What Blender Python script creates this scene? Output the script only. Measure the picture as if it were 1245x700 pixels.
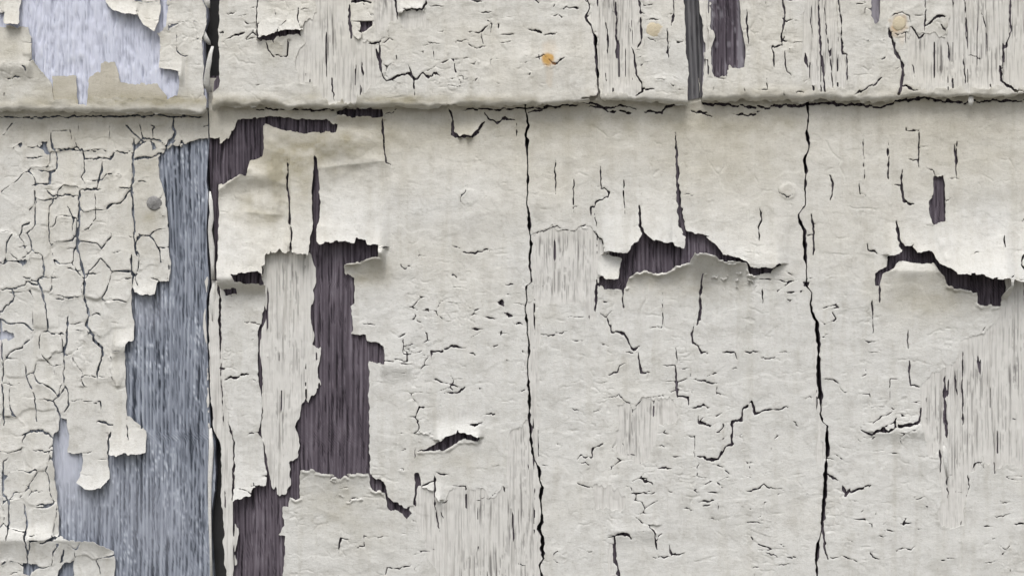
import bpy, math, random
import numpy as np
for o in list(bpy.data.objects): bpy.data.objects.remove(o, do_unlink=True)
sc = bpy.context.scene
col = sc.collection
R = math.radians
# ------------------------------------------------------------------ camera, sky, sun
S = 0.0004            # one unit of the tracing is 0.4 mm on the wall
CAM = 2000.0          # camera distance from the lower course, same unit
ZC = 1.30             # height of the picture centre above the ground (m)
cam = bpy.data.cameras.new('camera'); co = bpy.data.objects.new('camera', cam); col.objects.link(co)
cam.sensor_width = 36.0; cam.lens = 36.0 * CAM / 1245.0
cam.clip_start = 0.01; cam.clip_end = 500
co.location = (0, -CAM * S, ZC); co.rotation_euler = (R(90), 0, 0)
sc.camera = co
SUN_EL, SUN_AZ = 60.0, -10.0     # azimuth from the wall's normal, negative = from the left
w = bpy.data.worlds.new('World'); sc.world = w; w.use_nodes = True
nt = w.node_tree
sky = nt.nodes.new('ShaderNodeTexSky'); sky.sky_type = 'NISHITA'; sky.sun_disc = False
sky.sun_elevation = R(SUN_EL); sky.sun_rotation = R(180 - SUN_AZ)
sky.dust_density = 6.0; sky.ozone_density = 0.6
hs = nt.nodes.new('ShaderNodeHueSaturation'); hs.inputs['Saturation'].default_value = 0.30   # an overcast sky is nearly grey
bg = nt.nodes['Background']; bg.inputs['Strength'].default_value = 0.11
nt.links.new(sky.outputs['Color'], hs.inputs['Color']); nt.links.new(hs.outputs['Color'], bg.inputs['Color'])
sl = bpy.data.lights.new('sun', 'SUN'); sl.energy = 1.3; sl.angle = R(30); sl.color = (1.0, 0.965, 0.92)
so = bpy.data.objects.new('sun', sl); col.objects.link(so)
d = np.array([math.sin(R(SUN_AZ)) * math.cos(R(SUN_EL)), -math.cos(R(SUN_AZ)) * math.cos(R(SUN_EL)), math.sin(R(SUN_EL))])
from mathutils import Vector
so.rotation_euler = Vector(d).to_track_quat('Z', 'Y').to_euler()
so.location = (d * 5).tolist()
sc.view_settings.view_transform = 'Standard'; sc.view_settings.look = 'None'
sc.view_settings.exposure = 0.32; sc.view_settings.gamma = 1.0
# Tracing of the paint film. Each line: tile, width, points (tile coordinates; TILES turns them into wall units).
TILES = dict(A=(0, 0, 3.933), B=(0, 170, 3.933), C=(0, 340, 3.933), D=(0, 510, 3.686),
             E=(250, 0, 3.933), F=(250, 170, 3.933), G=(250, 340, 3.933), H=(250, 510, 3.686),
             I=(550, 0, 3.933), J=(550, 170, 3.933), K=(550, 340, 3.933), L=(550, 510, 3.686),
             M=(850, 0, 3.139), N=(850, 170, 3.139), O=(850, 340, 3.139), P=(850, 477, 3.139))

SEAMS = {
 'U12L': "A 965,-200 965,0 985,40 990,120 970,180 975,330 970,430 985,480 990,560",
 'U12R': "E 65,-200 65,0 65,150 70,270 65,420 40,440 35,500 40,560",
 'U23': "I 640,-200 645,0 655,40 635,85 665,130 685,180 685,230 690,300 695,380 702,470 702,560",
 'U34L': "I 1100,-200 1105,0 1115,200 1125,350 1130,470 1130,560",
 'U34R': "I 1172,-200 1180,0 1203,200 1200,350 1195,480 1195,560",
 'L12L': "B 995,-200 1000,0 985,200 995,260 985,420 990,560 1000,690 | C 985,100 990,320 1000,560 1005,690 | D 945,60 965,95 962,160 965,250 960,320 945,420 940,500 955,700 960,1000",
 'L12R': "B 1002,-200 1001,0 1000,150 1006,240 1020,330 1025,500 1010,690 | C 1000,120 1000,320 1008,560 | D 955,20 965,60 985,100 995,150 990,260 990,310 1000,400 1004,550 1016,700 1024,1000",
 'L23': "I 345,300 350,540 362,600 350,640 358,700 | J 355,0 360,120 355,280 370,440 375,500 370,600 378,680 | K 352,30 355,100 350,130 360,250 370,310 360,370 362,480 370,600 372,690 | L 345,10 350,90 370,180 388,220 390,270 402,300 395,340 402,440 385,490 405,520 405,620 390,650 400,700 405,1000",
 'L34': "M 408,200 410,395 415,440 408,500 418,560 405,640 405,690 | N 420,10 405,80 405,250 378,285 388,320 402,350 405,470 412,545 | O 410,20 430,50 425,120 450,160 455,280 460,400 465,500 | P 460,80 470,110 485,125 488,210 478,400 470,480 458,560 446,620 448,700 450,1000",
}
SEAM_W = {'U23': [(-200, 2.2), (40, 2.5), (130, 4.5)], 'L23': [(60, 2.2), (300, 2.4), (360, 2), (520, 2.6), (620, 4), (700, 3.2)],
          'L34': [(60, 2.2), (120, 2.8), (240, 2.4), (330, 2.6), (400, 4.0), (520, 4.8), (600, 5.0), (640, 2.6), (700, 3.2)]}
BUTT = [(-300, 129), (0, 131), (60, 133), (120, 134), (200, 134), (245, 136), (258, 132), (272, 125), (300, 127), (320, 124), (350, 130), (365, 127),
        (400, 129), (430, 126), (450, 128), (480, 126), (520, 128), (560, 125), (600, 127), (640, 125), (700, 123), (726, 120), (735, 119), (760, 121),
        (780, 119), (810, 123), (838, 124), (858, 120), (880, 121), (900, 118), (920, 120), (950, 118), (975, 121), (1000, 117), (1030, 120), (1060, 121),
        (1090, 118), (1110, 115), (1150, 117), (1180, 114), (1210, 116), (1245, 112), (1600, 108)]

# polygons without the top coat of paint
BARE_U = """
A 105,-60 98,115 40,124 25,100 25,60 0,58 -20,60 -20,128 30,130 135,132 150,185 155,282 200,340 245,400 262,475 360,478 365,500 420,505 430,470 600,470 790,475 850,457 865,345 760,325 770,230 765,170 750,155 690,125 665,80 590,70 530,40 505,0 505,-60
A 772,-60 800,-60 795,130 762,157 748,150 765,90
E 250,178 290,178 315,160 380,150 450,150 465,140 467,170 410,170 350,182 300,197 262,195
M 30,20 40,-60 150,-60 155,50 165,120 175,180 170,260 125,265 115,250 100,290 65,300 40,290 45,200 40,100
M 648,-60 690,-60 688,80 672,95 656,60
"""
BARE_L = """
B 800,45 880,28 960,10 1000,0 1050,-10 1050,690 | C 1050,690 | D 1050,80 1050,1000 515,1000 515,700 520,630 510,590 430,545 320,535 265,515 265,430 250,300 240,200 235,100 240,65 262,50 265,-5 300,-5 310,60 305,148 370,150 375,180 360,250 345,285 400,310 460,300 495,262 487,200 482,140 490,80 498,52 | D 492,100 495,155 655,150 660,50 | C 605,650 605,560 600,480 600,400 605,300 642,290 645,240 632,150 632,40 642,32 652,60 692,78 745,65 757,10 800,5 | B 805,680 815,600 805,520 805,430 800,340 790,270 765,180 755,90
C -30,246 40,244 70,252 72,275 40,287 -30,290
D 285,638 335,632 330,700 320,1000 240,1000 262,690
D 105,640 140,648 135,700 105,690
E 140,600 150,575 260,562 340,558 460,568 580,575 632,600 625,630 490,637 390,628 278,598 | F 275,85 210,105 200,175 160,172 30,237 22,205 28,185 48,165 56,30 80,15 110,-10
F 520,80 532,90 545,220 550,370 530,430 535,490 550,502 610,490 640,484 715,490 720,470 770,470 775,500 830,495 834,562 790,560 740,582 670,595 665,640 712,662 | G 712,0 715,110 695,125 705,240 692,257 765,265 770,290 825,300 855,320 855,405 780,390 780,500 785,690 | H 738,20 735,150 735,240 762,258 800,275 820,340 850,370 900,390 935,388 930,412 905,440 880,418 865,408 820,402 805,320 750,312 735,300 730,240 640,240 605,265 570,245 480,225 425,225 420,350 400,362 378,345 372,390 345,392 352,470 325,512 355,520 355,600 345,700 340,1000 120,1000 122,360 205,335 215,300 270,290 275,240 265,190 255,90 238,62 | G 268,680 275,600 255,500 250,440 250,260 265,200 290,100 292,30 | F 285,690 275,598 390,600 414,545 500,550 500,500 517,400 510,330 510,200
F 130,642 272,632 275,660 285,690 200,690 150,672
G 72,48 150,36 152,66 80,66
H 938,140 1000,125 1050,95 1070,75 1120,58 1130,40 1140,58 1190,62 1230,75 1225,90 1170,88 1110,105 1060,135 1000,138
H 935,240 958,236 965,300 960,420 930,415 935,350
E 625,535 700,518 845,522 848,562 760,565 700,562 630,557
J 725,535 745,532 800,545 830,540 850,505 885,480 905,450 920,447 960,480 1000,492 1055,488 1060,510 1105,515 1112,470 1125,440 1190,452 1238,470 | N 20,372 55,397 85,432 180,460 192,483 270,490 300,475 312,482 280,492 268,512 190,512 183,490 175,467 75,460 50,444 0,437 | J 1150,545 1130,590 1060,600 1035,630 980,647 930,625 875,632 840,660 828,705 815,720 780,715 715,705 690,695 688,660 715,655 790,668 800,640 808,570 790,565 735,548
N 895,140 930,137 935,180 940,250 938,310 890,330 875,280 878,230 890,215
N 720,440 765,432 775,412 810,410 825,430 870,425 885,430 905,470 940,490 965,510 1050,515 1100,530 1170,530 1170,560 1150,590 1150,635 1110,630 1075,635 1060,620 1060,585 1030,580 1015,570 945,560 935,525 910,500 895,470 845,475 815,470 755,468 740,490 700,510 690,560 672,550 670,505 700,490 718,480
"""
# thin worn coat: number after the tile is the share of the grain it still covers
THIN_U = """
E .84 520,-200 530,60 500,90 470,130 470,200 445,240 440,310 450,400 520,410 600,490 720,495 760,430 840,400 845,340 830,205 760,212 740,180 705,180 695,20 690,-200
E .86 800,-200 905,-200 912,90 850,150 830,180 800,100
E .86 945,52 1040,55 1060,130 950,140
I .84 705,-200 890,-200 900,200 870,250 880,370 900,400 890,450 715,460 700,300 694,180 672,100
M .84 395,-200 520,-200 530,100 560,215 560,340 420,340 400,200
M .86 800,100 860,140 950,130 1000,-200 1320,-200 1320,330 1000,340 850,335 790,280
M .7 4,-200 28,-200 38,290 4,330
"""
THIN_L = """
F .92 285,560 420,535 500,552 512,612 507,690 | G 492,30 487,100 497,200 497,320 525,335 532,500 490,550 430,640 412,690 | H 388,10 386,160 366,200 372,300 345,320 310,290 285,200 275,90 | G 282,680 292,600 285,500 282,440 280,260 290,200 300,100 300,30
H .90 930,400 960,420 964,300 1000,310 1030,310 1060,370 1105,300 1161,290 | L 60,290 130,310 160,355 210,320 240,300 242,60 330,20 385,0 390,200 400,700 400,1000 -60,1000 -68,700
J .93 380,458 470,417 580,440 600,422 655,415 715,480 728,530 700,560 690,640 684,690 | K 682,60 675,210 640,180 630,110 545,110 400,118 380,60 | J 378,640
K .94 780,580 835,590 880,600 915,565 960,560 1060,555 1062,690 | L 920,0 915,80 870,180 790,190 740,150 735,0
L .92 640,300 690,295 780,340 780,400 650,400
L .8 692,545 726,555 728,690 700,700 690,640
O .93 1160,110 1140,160 1090,180 1000,245 990,290 960,325 950,360 880,355 870,370 850,400 845,490 850,600 865,690 | P 915,230 925,490 960,510 1010,510 1015,400 1030,310 1080,260 1130,290 1180,280 1320,280 | O 1320,0 | N 1320,540 1175,532 1172,600
H .75 62,90 110,100 120,360 122,700 122,1000 60,1000 60,700 78,400
K .95 366,110 400,115 412,250 415,690 372,690 363,480 361,250
O .95 432,130 450,170 456,300 464,520 474,690 452,690 444,520 436,300
C .9 1002,20 1015,2 1045,10 1052,60 1060,300 1075,560 1100,690 | D 1052,60 1050,300 1010,320 990,250 985,90 965,50 | C 1000,480
"""
# older beige coat left in front of the blue-grey patch
BEIGE_U = """
A 0 258,372 362,372 366,510 258,510
A 0 425,515 430,370 490,345 490,308 545,300 570,402 640,407 750,411 792,455 795,515
"""
CRACK_U = """
A 1 0,350 55,355
A 1 40,310 58,310 58,370
A 2 40,375 100,370
A .9 125,440 128,490
A 1.5 245,400 262,440 262,478
A 1.4 845,165 850,245 870,262 910,265
A 1 920,0 920,100 940,150
A .9 915,310 970,312
A .9 870,110 925,110
A 1 780,155 840,165
A .9 790,470 900,465
A 1 530,440 535,470
E 2 250,-60 245,60 250,180 265,195
E 2 205,48 245,42
E 1.2 155,75 205,78
E 3 100,195 130,175 185,155
E 3 62,155 92,158
E 1.5 185,190 245,182
E 1.8 290,200 300,240 330,270 395,270 395,195
E 2 445,40 445,100 460,140
E 1.5 445,45 500,40
E 1 130,265 160,295 235,303
E 1 185,432 240,455 270,490
E 1.8 600,370 612,490
E 2 750,290 755,360
E 3 815,230 840,340
E 2 740,400 745,460
E 1 525,345 525,400
E 2 905,-60 905,0 920,95
E 4 700,10 740,8 790,12
E 4 690,20 690,100 700,180
E 2 765,212 830,200 860,180
E 2.3 830,205 835,340 865,390 920,360 975,352 1000,385 1040,350 1065,378 1090,345 1120,370
E 1 1120,345 1150,342
E 1.5 970,310 1000,380 995,470
E 2.2 940,45 1035,48 1050,20 1050,-60
E 1.2 1055,30 1135,28
E 1.5 1060,195 1085,212 1120,208
E 1.2 1088,215 1092,310
E 2 1190,198 1239,195
E 1.2 1110,155 1150,140
E 1.5 1170,380 1190,378
E 1 870,470 960,455
I 2 10,200 80,193
I 2 80,152 130,158 180,118
I 1.5 138,160 148,215
I 1.5 105,55 150,60 185,62
I 2.5 80,0 145,2
I 2.5 385,-20 415,20
I 2.2 530,45 620,38
I 1.5 470,75 505,70 530,80
I 1.3 510,55 522,85
I 1.5 230,170 305,160
I 2.5 360,145 395,145 425,158
I 1.8 430,170 500,163
I 1.2 80,310 100,310 110,295
I 1.2 160,322 185,312 185,280 220,283
I 1 200,360 202,400
I 1.2 45,375 80,375
I 1.2 385,280 435,265 450,280
I 2.6 462,292 482,306 500,312 508,298
I 2 500,310 520,280 545,275
I 5 620,472 690,470
I 2.5 780,10 785,150 790,280
I 1.8 735,110 745,260
I 1.5 845,110 850,170
I 2 890,-60 900,60 920,70
I 2 900,80 900,200 875,245
I 2.3 855,230 870,280 880,370 905,400 905,440 875,460
I 2 1055,-60 1060,70 1050,130
I 1.8 1030,140 1030,200 1037,280
I 3 905,425 965,425
I 1.6 730,335 735,390
I 1.5 925,98 960,90 998,100
M 1.6 728,66 745,52 775,50 800,62 808,88
M 1.3 735,120 760,132 790,122
I 1.5 930,185 960,195 992,188
I 1 970,440 1100,455
M 2.5 315,-60 325,50 325,90 312,130 318,170 275,180 280,215 285,260
M 1.5 245,-20 252,20
M 1.5 325,190 335,270 350,285
M 1 250,270 275,280
M 1.5 255,300 260,345
M 2 220,345 265,345
M 2 182,40 185,170
M 2.6 455,-60 460,100 462,200 475,260 478,350
M 1.2 425,20 430,100 435,160
M 1.5 480,20 490,160 505,260 512,345
M 4 405,200 415,255
M 2 520,-60 540,100 550,205 565,210 565,320
M 2.5 600,15 635,12
M 1 720,-20 720,80 705,150
M 4 725,110 745,190 775,250 775,300 762,360
M 2.5 775,325 835,345
M 2.5 695,300 660,325 590,365
M 1.8 860,-60 862,70 860,120
M 1.5 825,62 860,60
M 4 870,95 910,65 940,65
M 2 810,100 840,150 860,130
M 1.5 840,160 840,190
M 2 1010,-60 1020,120 1018,160
M 1.2 1075,30 1095,120 1098,215
M 1.2 1020,210 1080,225
M 2.5 1185,-60 1190,110 1175,180 1160,175 1165,240
M 3.5 1145,250 1155,310 1200,340 1239,350
M 2 945,160 955,240
M 2.5 920,250 920,275
M 3 965,300 968,340
M 1.5 1005,210 1018,340
M 2 815,240 820,290
M 3 430,330 440,350
M 3 465,330 465,350
M 2.5 370,350 400,352
M 1.2 50,345 60,325
M 1.3 170,335 172,355
"""
CRACK_L = """
M 3.2 10,396 120,402 240,412 320,404 430,400 540,398 620,404 690,410 760,386 860,376 930,386 1000,394 1120,386 1239,384
I 2.4 640,505 720,520 800,510 880,522
A 2 0,562 120,566 260,560 420,556 600,560 760,552 900,560 970,568
E 1.8 210,520 330,528 430,520 540,530 630,522
I 1.8 40,520 180,528 300,520 420,515 560,505
A 1.5 245,630 250,710
A 1.2 245,630 340,622 352,700
A 1 430,665 520,665
A 1 490,640 530,625
A 1 555,650 640,660
A 1.8 670,600 685,660 740,660 790,690
A 1.6 640,700 685,662
A 2.4 830,560 830,610 840,630 830,660 790,700
A 2 870,695 990,668
A 1 540,670 550,700
A .9 60,690 120,680
B 2.3 250,0 255,45 272,60 272,140 250,150 240,150 240,210 205,212 150,218
B 3 240,150 240,210
B 1 240,210 290,212
B 1.5 155,138 200,150 250,148
B 1.8 255,45 395,48 402,90 405,150 390,185 410,215
B 2 400,92 490,92 530,98 545,58 635,62
B 1 540,0 555,55
B 2 490,95 490,140 470,200 465,235
B 2 385,245 410,240 425,232 465,238 490,242
B 1.8 220,235 250,262 290,265 380,272
B 2.5 385,245 378,280 385,400 375,480 370,510 385,570 400,640 410,700
B 1.5 255,262 250,300 235,320 240,400 240,490
B 1 190,330 235,333
B 1 195,410 240,412
B 1.6 175,250 170,300 170,410 130,450 150,490 155,530 205,555 210,650 185,660 180,690
B 1.3 155,530 90,580 45,545
B 1 85,585 110,610
B 1.1 80,512 150,512
B 1.1 105,448 130,455
B 1.6 320,315 340,345 355,380 350,402
B 1 300,400 350,402
B 1.2 350,402 355,460 375,470
B 1 385,440 440,430
B 1.1 455,240 460,380 400,440
B 1 460,395 510,402
B 2.3 640,-10 640,40 635,90 640,150 630,230 635,290 640,380 650,420 640,460 650,530 660,555
B 2.2 640,45 700,5
B 2.6 640,88 720,80 790,68
B 2.2 790,65 800,30 840,0
B 1.6 570,232 632,232
B 1 580,235 580,265
B 1.1 640,200 690,200 715,212
B 1.2 615,460 640,465
B 2.2 630,540 630,600 635,700
B 1.2 320,518 370,518
B 1.2 310,620 392,620
B 1.5 400,640 480,640
B 1 525,680 580,678
B 1.6 580,670 635,665
B 1 600,615 640,640
B 1.6 720,655 745,662 765,680
B 1.4 740,518 808,518
B 1.1 190,660 280,660
B 1.6 110,660 180,675
B 1 60,125 90,125 100,100
B 1.1 120,85 210,88
B 1 25,175 95,180
B 1 10,120 25,170
B 1 50,22 95,12
B .9 440,550 480,545
C 2 0,45 50,45 120,30 125,5
C 2 50,45 75,85 0,155
C 1 75,85 130,105
C 1.6 0,160 10,240 10,300 15,460 20,700
C 2.2 125,8 180,25
C 2.2 180,0 200,40 220,120 230,250
C 1.5 200,255 230,250 315,265
C 1.2 200,255 185,300 200,360 245,405 300,405
C 1.8 325,178 320,300 305,350 310,510
C 1 275,175 330,178
C 2.6 400,0 405,80 425,170 415,220 450,270 445,295 490,325 495,360 465,440 465,470
C 1 465,470 472,530
C 1.5 250,95 340,90 395,70
C 1.5 425,175 470,158 490,190
C 1.1 330,218 410,205
C .9 500,320 560,320
C 1.1 530,205 565,210
C 1.1 380,460 440,455 465,460 510,478
C 1.1 15,370 80,375
C 1.3 120,400 135,480 165,550 175,680
C 1 105,565 175,562
C 1.5 190,570 260,575 290,540 315,510 330,545 330,600 305,640
C 2.6 260,575 290,640 290,680
C 1.2 330,575 400,575
C 1.6 400,585 480,585 482,630
C 2.8 470,680 540,692
C 1.1 15,495 95,500
C 1 555,520 600,520
C 1.4 225,420 245,405
D 2.6 100,70 150,42 220,60 240,90
D 1 100,70 100,140 115,220
D 1.5 145,132 240,142
D 3 440,10 500,22
D 2.5 500,50 485,100 490,150
D 1.6 565,-5 575,60 580,90
D 1 620,35 660,38
D 1.2 375,150 410,140
D 1.1 440,178 482,178
D 2 40,170 15,190 12,330 40,365 45,440 35,545
D .9 35,70 100,70
D 1.1 45,360 65,330 100,328
D 1.2 120,300 140,320 195,320
D 1.2 140,320 125,350
D 2 165,385 245,380
D 2 105,380 120,450 115,520 128,600 125,645
D 1.1 120,515 170,510
D 2.6 185,548 240,530 268,512
D 2.2 290,580 275,640
D 1.2 340,590 335,635
D 1 0,635 20,620
D 1 45,490 100,500
D 1.2 40,690 105,680
D 1 70,230 120,232
E 2.2 845,545 848,640 858,690
E 3 1165,520 1180,560 1180,640 1200,655 1239,660
E 1.3 850,555 930,520
F 2 850,0 862,105 890,122
F 1 895,130 897,170
F 2.6 393,90 395,240 405,300 405,400 415,420 415,545
F 1.6 835,515 885,515
F 1.2 1015,530 1018,555 1050,557
F .9 1110,580 1170,588
F .9 975,498 1010,490 1020,465
F 1.1 1180,513 1220,513
F 1.1 1210,620 1212,670 1239,672
F 1.1 1030,680 1080,678
F 2.6 28,330 30,500 42,640
F 1.1 735,410 738,450
F 1.1 715,430 740,450
G 1.5 175,197 260,212
G 1.3 750,210 810,218
G 1.3 950,270 948,330 965,345 965,385 858,387
G 2.4 1080,380 1080,342 1130,340 1190,315 1239,322
G 2 1140,540 1210,540 1239,510
G .9 1050,580 1052,495 1085,495
G 1 1030,8 1080,10
G 3 95,470 140,465 150,460 205,450
G 2.6 65,415 95,420
G 1.5 220,480 255,480
G 1.1 120,570 122,640
G 1 90,600 95,640
G 3 55,10 70,100 70,340
G 1.3 70,340 80,540 90,700
H 2 105,0 130,100 122,360
H 1.6 640,360 690,348
H 1.6 595,600 605,530 650,535
H 1.3 665,570 708,570 712,525 820,525
H 1.1 765,402 815,402
H 1.9 805,690 810,655 860,668 890,655 922,650
H .9 365,600 390,600
H 1.6 940,125 936,170
H 2.2 1030,235 1060,240 1090,240
H 2 1030,240 1030,400 1045,500
H 2 965,298 1030,270
H 2 1060,370 1085,355
H 1.4 1065,440 1050,400
H 2 185,65 240,55
I 3 0,560 10,640 40,655 95,655 130,620 155,590
I 2.6 155,545 175,570 215,585 250,565 270,570 300,575
I 1.3 305,590 308,660
I 1.1 262,560 265,600
I 1.6 1065,635 1072,700
I 3 600,480 690,500 745,535 800,535 855,545
I 3 915,535 1000,540 1030,505 1100,500
I 3 1145,530 1165,545 1215,535
I 2 360,540 440,520 600,500
J 1.2 65,215 65,245 40,270 40,300 60,315
J 1 230,210 260,210
J 1.5 0,513 35,513
J 2 50,535 110,543 125,530 185,527
J 1 205,545 265,545
J 1.1 30,620 30,665 60,670
J 1.6 255,690 290,690
J 1 60,633 90,633
J 1.5 490,90 492,180 495,260
J 1.1 455,160 490,162
J 1.1 495,230 515,228
J 1.5 580,190 578,240 582,350
J 1 585,158 610,162 650,177
J 1.2 585,320 605,320
J 1.8 705,120 712,228
J 1.8 695,232 720,232 750,250 745,270 690,295 680,322 660,325 662,375
J 1.3 675,330 688,430
J 1.3 818,190 823,355
J 1.1 375,262 405,262
J 1.1 420,328 450,328
J 1.1 510,310 515,345
J 1 445,190 465,190
J 1.2 380,458 470,417 500,414 580,440 600,422 655,414
J 1.3 660,420 715,480 728,525
J 2>5 895,315 897,400 910,450
J 2>7 1066,0 1072,120 1080,240 1092,380 1113,450
J 2 1100,265 1130,262 1150,268
J 1.1 1055,293 1085,293
K 3.2 688,0 685,80 685,150
K 3>1 815,15 812,80 818,130
K 2 145,182 170,180 210,190
K 2 70,237 140,232
K 2 290,208 320,210 350,208
K 1.2 250,22 290,22
K 3 0,322 60,320
K 2.2 80,355 120,358
K 2.2 260,387 285,387
K 1.1 110,492 195,492
K 1 270,490 300,490
K 2 0,540 40,540 60,508
K 1.1 240,580 310,577
K 2 150,648 210,635
K 2.6 80,690 110,688 145,678
K 1 55,610 58,690
K 2.6 325,535 360,527
K 1.3 550,180 630,182
K 1.5 568,288 625,290
K 1.1 630,200 632,305
K 1.6 410,262 450,262 520,258 545,248
K 1.1 500,193 545,193
K 1.2 705,160 735,178 765,150
K 3 740,180 758,245 820,258 840,300 862,330 895,320
K 1.6 830,348 885,345
K 2.2 885,345 905,440 940,448
K 1 940,448 935,480
K 1.9 750,458 790,440 800,410 825,405
K 1.3 705,300 745,308
K 1.6 715,500 745,492
K 1.2 720,565 760,560 795,545 835,585 880,598 915,560
K 1.1 580,485 620,480
K 1.1 515,520 570,505
K 1.6 670,625 715,625
K 1.1 930,20 925,100 895,140 895,200
K 1.2 1005,60 1005,225 945,230
K 1.1 920,172 1005,170
K 1.1 1005,215 1040,235
K 3 1195,-30 1185,80 1185,180 1170,215
K 2.3 1155,215 1145,260 1145,300 1175,320 1185,355 1220,350
K 1.1 1050,275 1100,280
K 1.3 1065,320 1075,395 1105,395
K 1.3 1005,402 1080,405
K 2.6 1065,410 1078,560 1130,565 1135,600
K 1.1 1060,600 1062,670
K 1.6 960,555 1000,550 1030,545
K 2 1150,478 1210,478
K 2.2 1145,608 1190,605 1200,595 1220,610
K 1.6 1175,655 1180,680 1239,692
K 1.1 370,0 392,90 370,120
L 2.2 80,18 140,10
L 1.1 110,222 155,218
L 1.2 175,210 215,210
L 1.1 215,40 265,40
L 1.6 0,292 65,292
L 1.1 80,320 130,320
L 1.2 130,350 160,360 195,330 205,315
L 1.1 250,50 250,500
L 1.1 75,440 75,690
L 1.1 215,480 220,690
L 1.2 340,190 340,240
L 1.6 395,205 425,205
L 2.1 560,180 575,160 600,168 625,165 630,120 675,108
L 1 395,150 430,162
L 1.6 555,280 600,298 635,295
L 1.1 690,290 705,250 740,238 740,215
L 1.1 560,475 625,458
L 1.8 805,327 885,325
L 2.3 915,225 980,215
L 1.3 920,118 975,112
L 2 985,168 1020,165
L 1.1 1000,278 1035,270 1032,195
L 1.2 1040,75 1085,75 1088,180
L 2.2 1100,165 1161,170
L 2.2 1035,395 1075,398
L 2.2 1095,365 1115,365
L 2.5 1125,385 1161,375
L 1.2 955,310 975,325 1005,322
L 1.1 1020,320 1025,370
L 1.9 1100,-15 1105,12 1160,22
L 4 735,515 765,505 800,530
L 3.6 725,520 730,620 740,660 750,720
L 1.5 695,548 725,555
L 1.2 835,500 870,492
L 2.3 880,480 905,500 912,550 918,580
L 1.6 912,540 940,515
L 2.6 975,560 978,610 1040,592
L 1.6 895,615 975,617
L 1.1 565,628 605,618
L 1.2 400,630 440,630
L .9 450,598 490,598
L 1 540,410 560,412
L 1.3 1085,630 1120,630
L 1.1 670,640 700,635
M 1.6 0,435 50,440
M 2.1 130,432 160,440 240,430
M 1.1 625,520 628,600
M 1.8 790,485 790,500 835,497 840,650
M 1.6 800,610 840,612
M 1.8 725,560 718,680
M 1.8 985,530 980,660
M 1.1 925,505 925,565
M 1.1 1105,460 1135,455
M 1.6 770,650 772,710
M 1.1 570,605 572,630
M 1.1 845,562 870,562
N 1.8 230,265 235,310 222,340 228,385
N 1.1 200,435 200,400 240,405
N 1.1 320,370 320,415
N 1.6 305,180 305,200 335,222 360,212
N 1 315,175 340,165 365,180
N 2.6 770,115 772,175 778,235 822,242
N 2 745,170 772,172
N 1.1 778,240 778,300
N 1.6 838,0 840,115
N 1.9 800,78 840,78
N 1.2 840,30 870,30
N 1.8 722,15 718,60 722,150
N 1.2 625,0 628,100 632,165
N 1.9 497,135 508,170 500,240
N 1.3 610,165 612,210 635,210
N 1.9 975,20 978,60 982,150
N 1.6 955,150 990,150
N 1.1 975,20 995,15
N 1.1 925,0 925,50
N 1.6 865,112 895,120 900,140
N 1.2 860,322 888,328
N 1.1 1080,130 1120,155
N 1 1165,157 1185,155
N 2.6 430,282 435,330 435,440
N 3 412,362 435,358
N 1.2 440,318 470,315
N 1.1 525,375 570,373
N 1.1 500,432 575,440
N 1.1 475,528 510,522
N 2.1 640,395 648,422 670,425 682,440
N 1.9 1155,350 1160,415
N 1.2 1025,440 1055,428 1075,428
N 1.4 938,230 960,228
N 1.8 1225,310 1250,300
N 2.2 1250,420 1228,450 1215,475 1235,510
N 3 690,560 690,620
N 2.5 660,615 662,710
N 2>6 750,310 757,370 772,418
N 2 815,400 810,412
O 1.9 238,20 240,105
O 1.1 195,108 240,130 265,128
O 2.6 335,45 370,45
O 2 375,48 392,42
O 2 90,280 140,278 145,300
O 3 178,275 225,278
O 2.6 230,300 290,295
O 1.1 145,185 148,260
O .9 255,210 295,180
O 1 240,212 280,212
O 1.2 305,280 350,275
O 1.5 0,280 35,280
O 1.8 0,380 70,395
O 1.1 75,440 110,440
O 1.1 105,365 105,405
O 1.1 200,385 200,430
O 2 0,480 40,485
O 3 20,680 75,685 100,640 125,625 125,540 160,530 165,485 200,468
O 2.6 200,465 215,510 270,495 320,492 340,482
O 1.5 0,550 45,555
O 1.1 310,350 340,355
O 1.1 365,355 400,345
O 2 660,85 662,205
O 1.6 465,215 490,210
O 1.1 605,168 650,150 690,140
O 1.5 630,230 655,240 680,232
O 1.1 615,315 635,310 655,320
O 2.1 480,380 515,385 530,400
O 1.5 530,410 560,430
O 1.1 540,360 560,350
O 1.6 795,195 792,240 800,290
O 1.1 750,350 755,305 800,305 880,318
O 2.2 800,310 805,405 845,410
O 1.2 725,460 728,380 765,380
O 1.1 868,212 920,190 965,180 985,192
O 1.1 655,445 655,475 630,478
O 1.1 575,565 600,562
O 3 615,570 665,592 685,570 720,580 745,560 745,540
O 4>2 760,555 800,552 840,540 845,490
O 1.5 725,660 765,665
O 3 1060,290 1068,355
O 4 940,370 935,440 940,520 945,600
O 1.5 975,345 985,450
O 1.6 1005,260 1005,560
P 1.8 175,375 215,372 245,347 265,362 320,372
P 2.5 0,412 60,412
P 2 10,432 40,425
P 1.2 70,420 80,460
P 1.1 90,480 125,465
P 1.6 180,490 205,495 240,498
P 1.1 140,505 180,498
P 1 250,520 270,522
P .9 275,462 325,462
P 1.6 300,582 325,582
P 1.6 245,615 295,620
P 1.1 250,590 250,612
P 2 335,625 375,630
P 2 300,660 340,655
P 2 205,668 230,665
P 1.1 360,318 390,312
P 1.1 0,640 60,625
P 3.6 490,310 535,335
P 3 545,350 560,390 575,375 655,352
P 1.6 725,230 760,235
P 1.1 760,252 805,278
P 1.1 540,270 575,270
P 1.1 770,348 800,345
P 1.6 820,405 860,395
P 1 865,370 885,370
P 1.1 705,420 730,420
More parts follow.
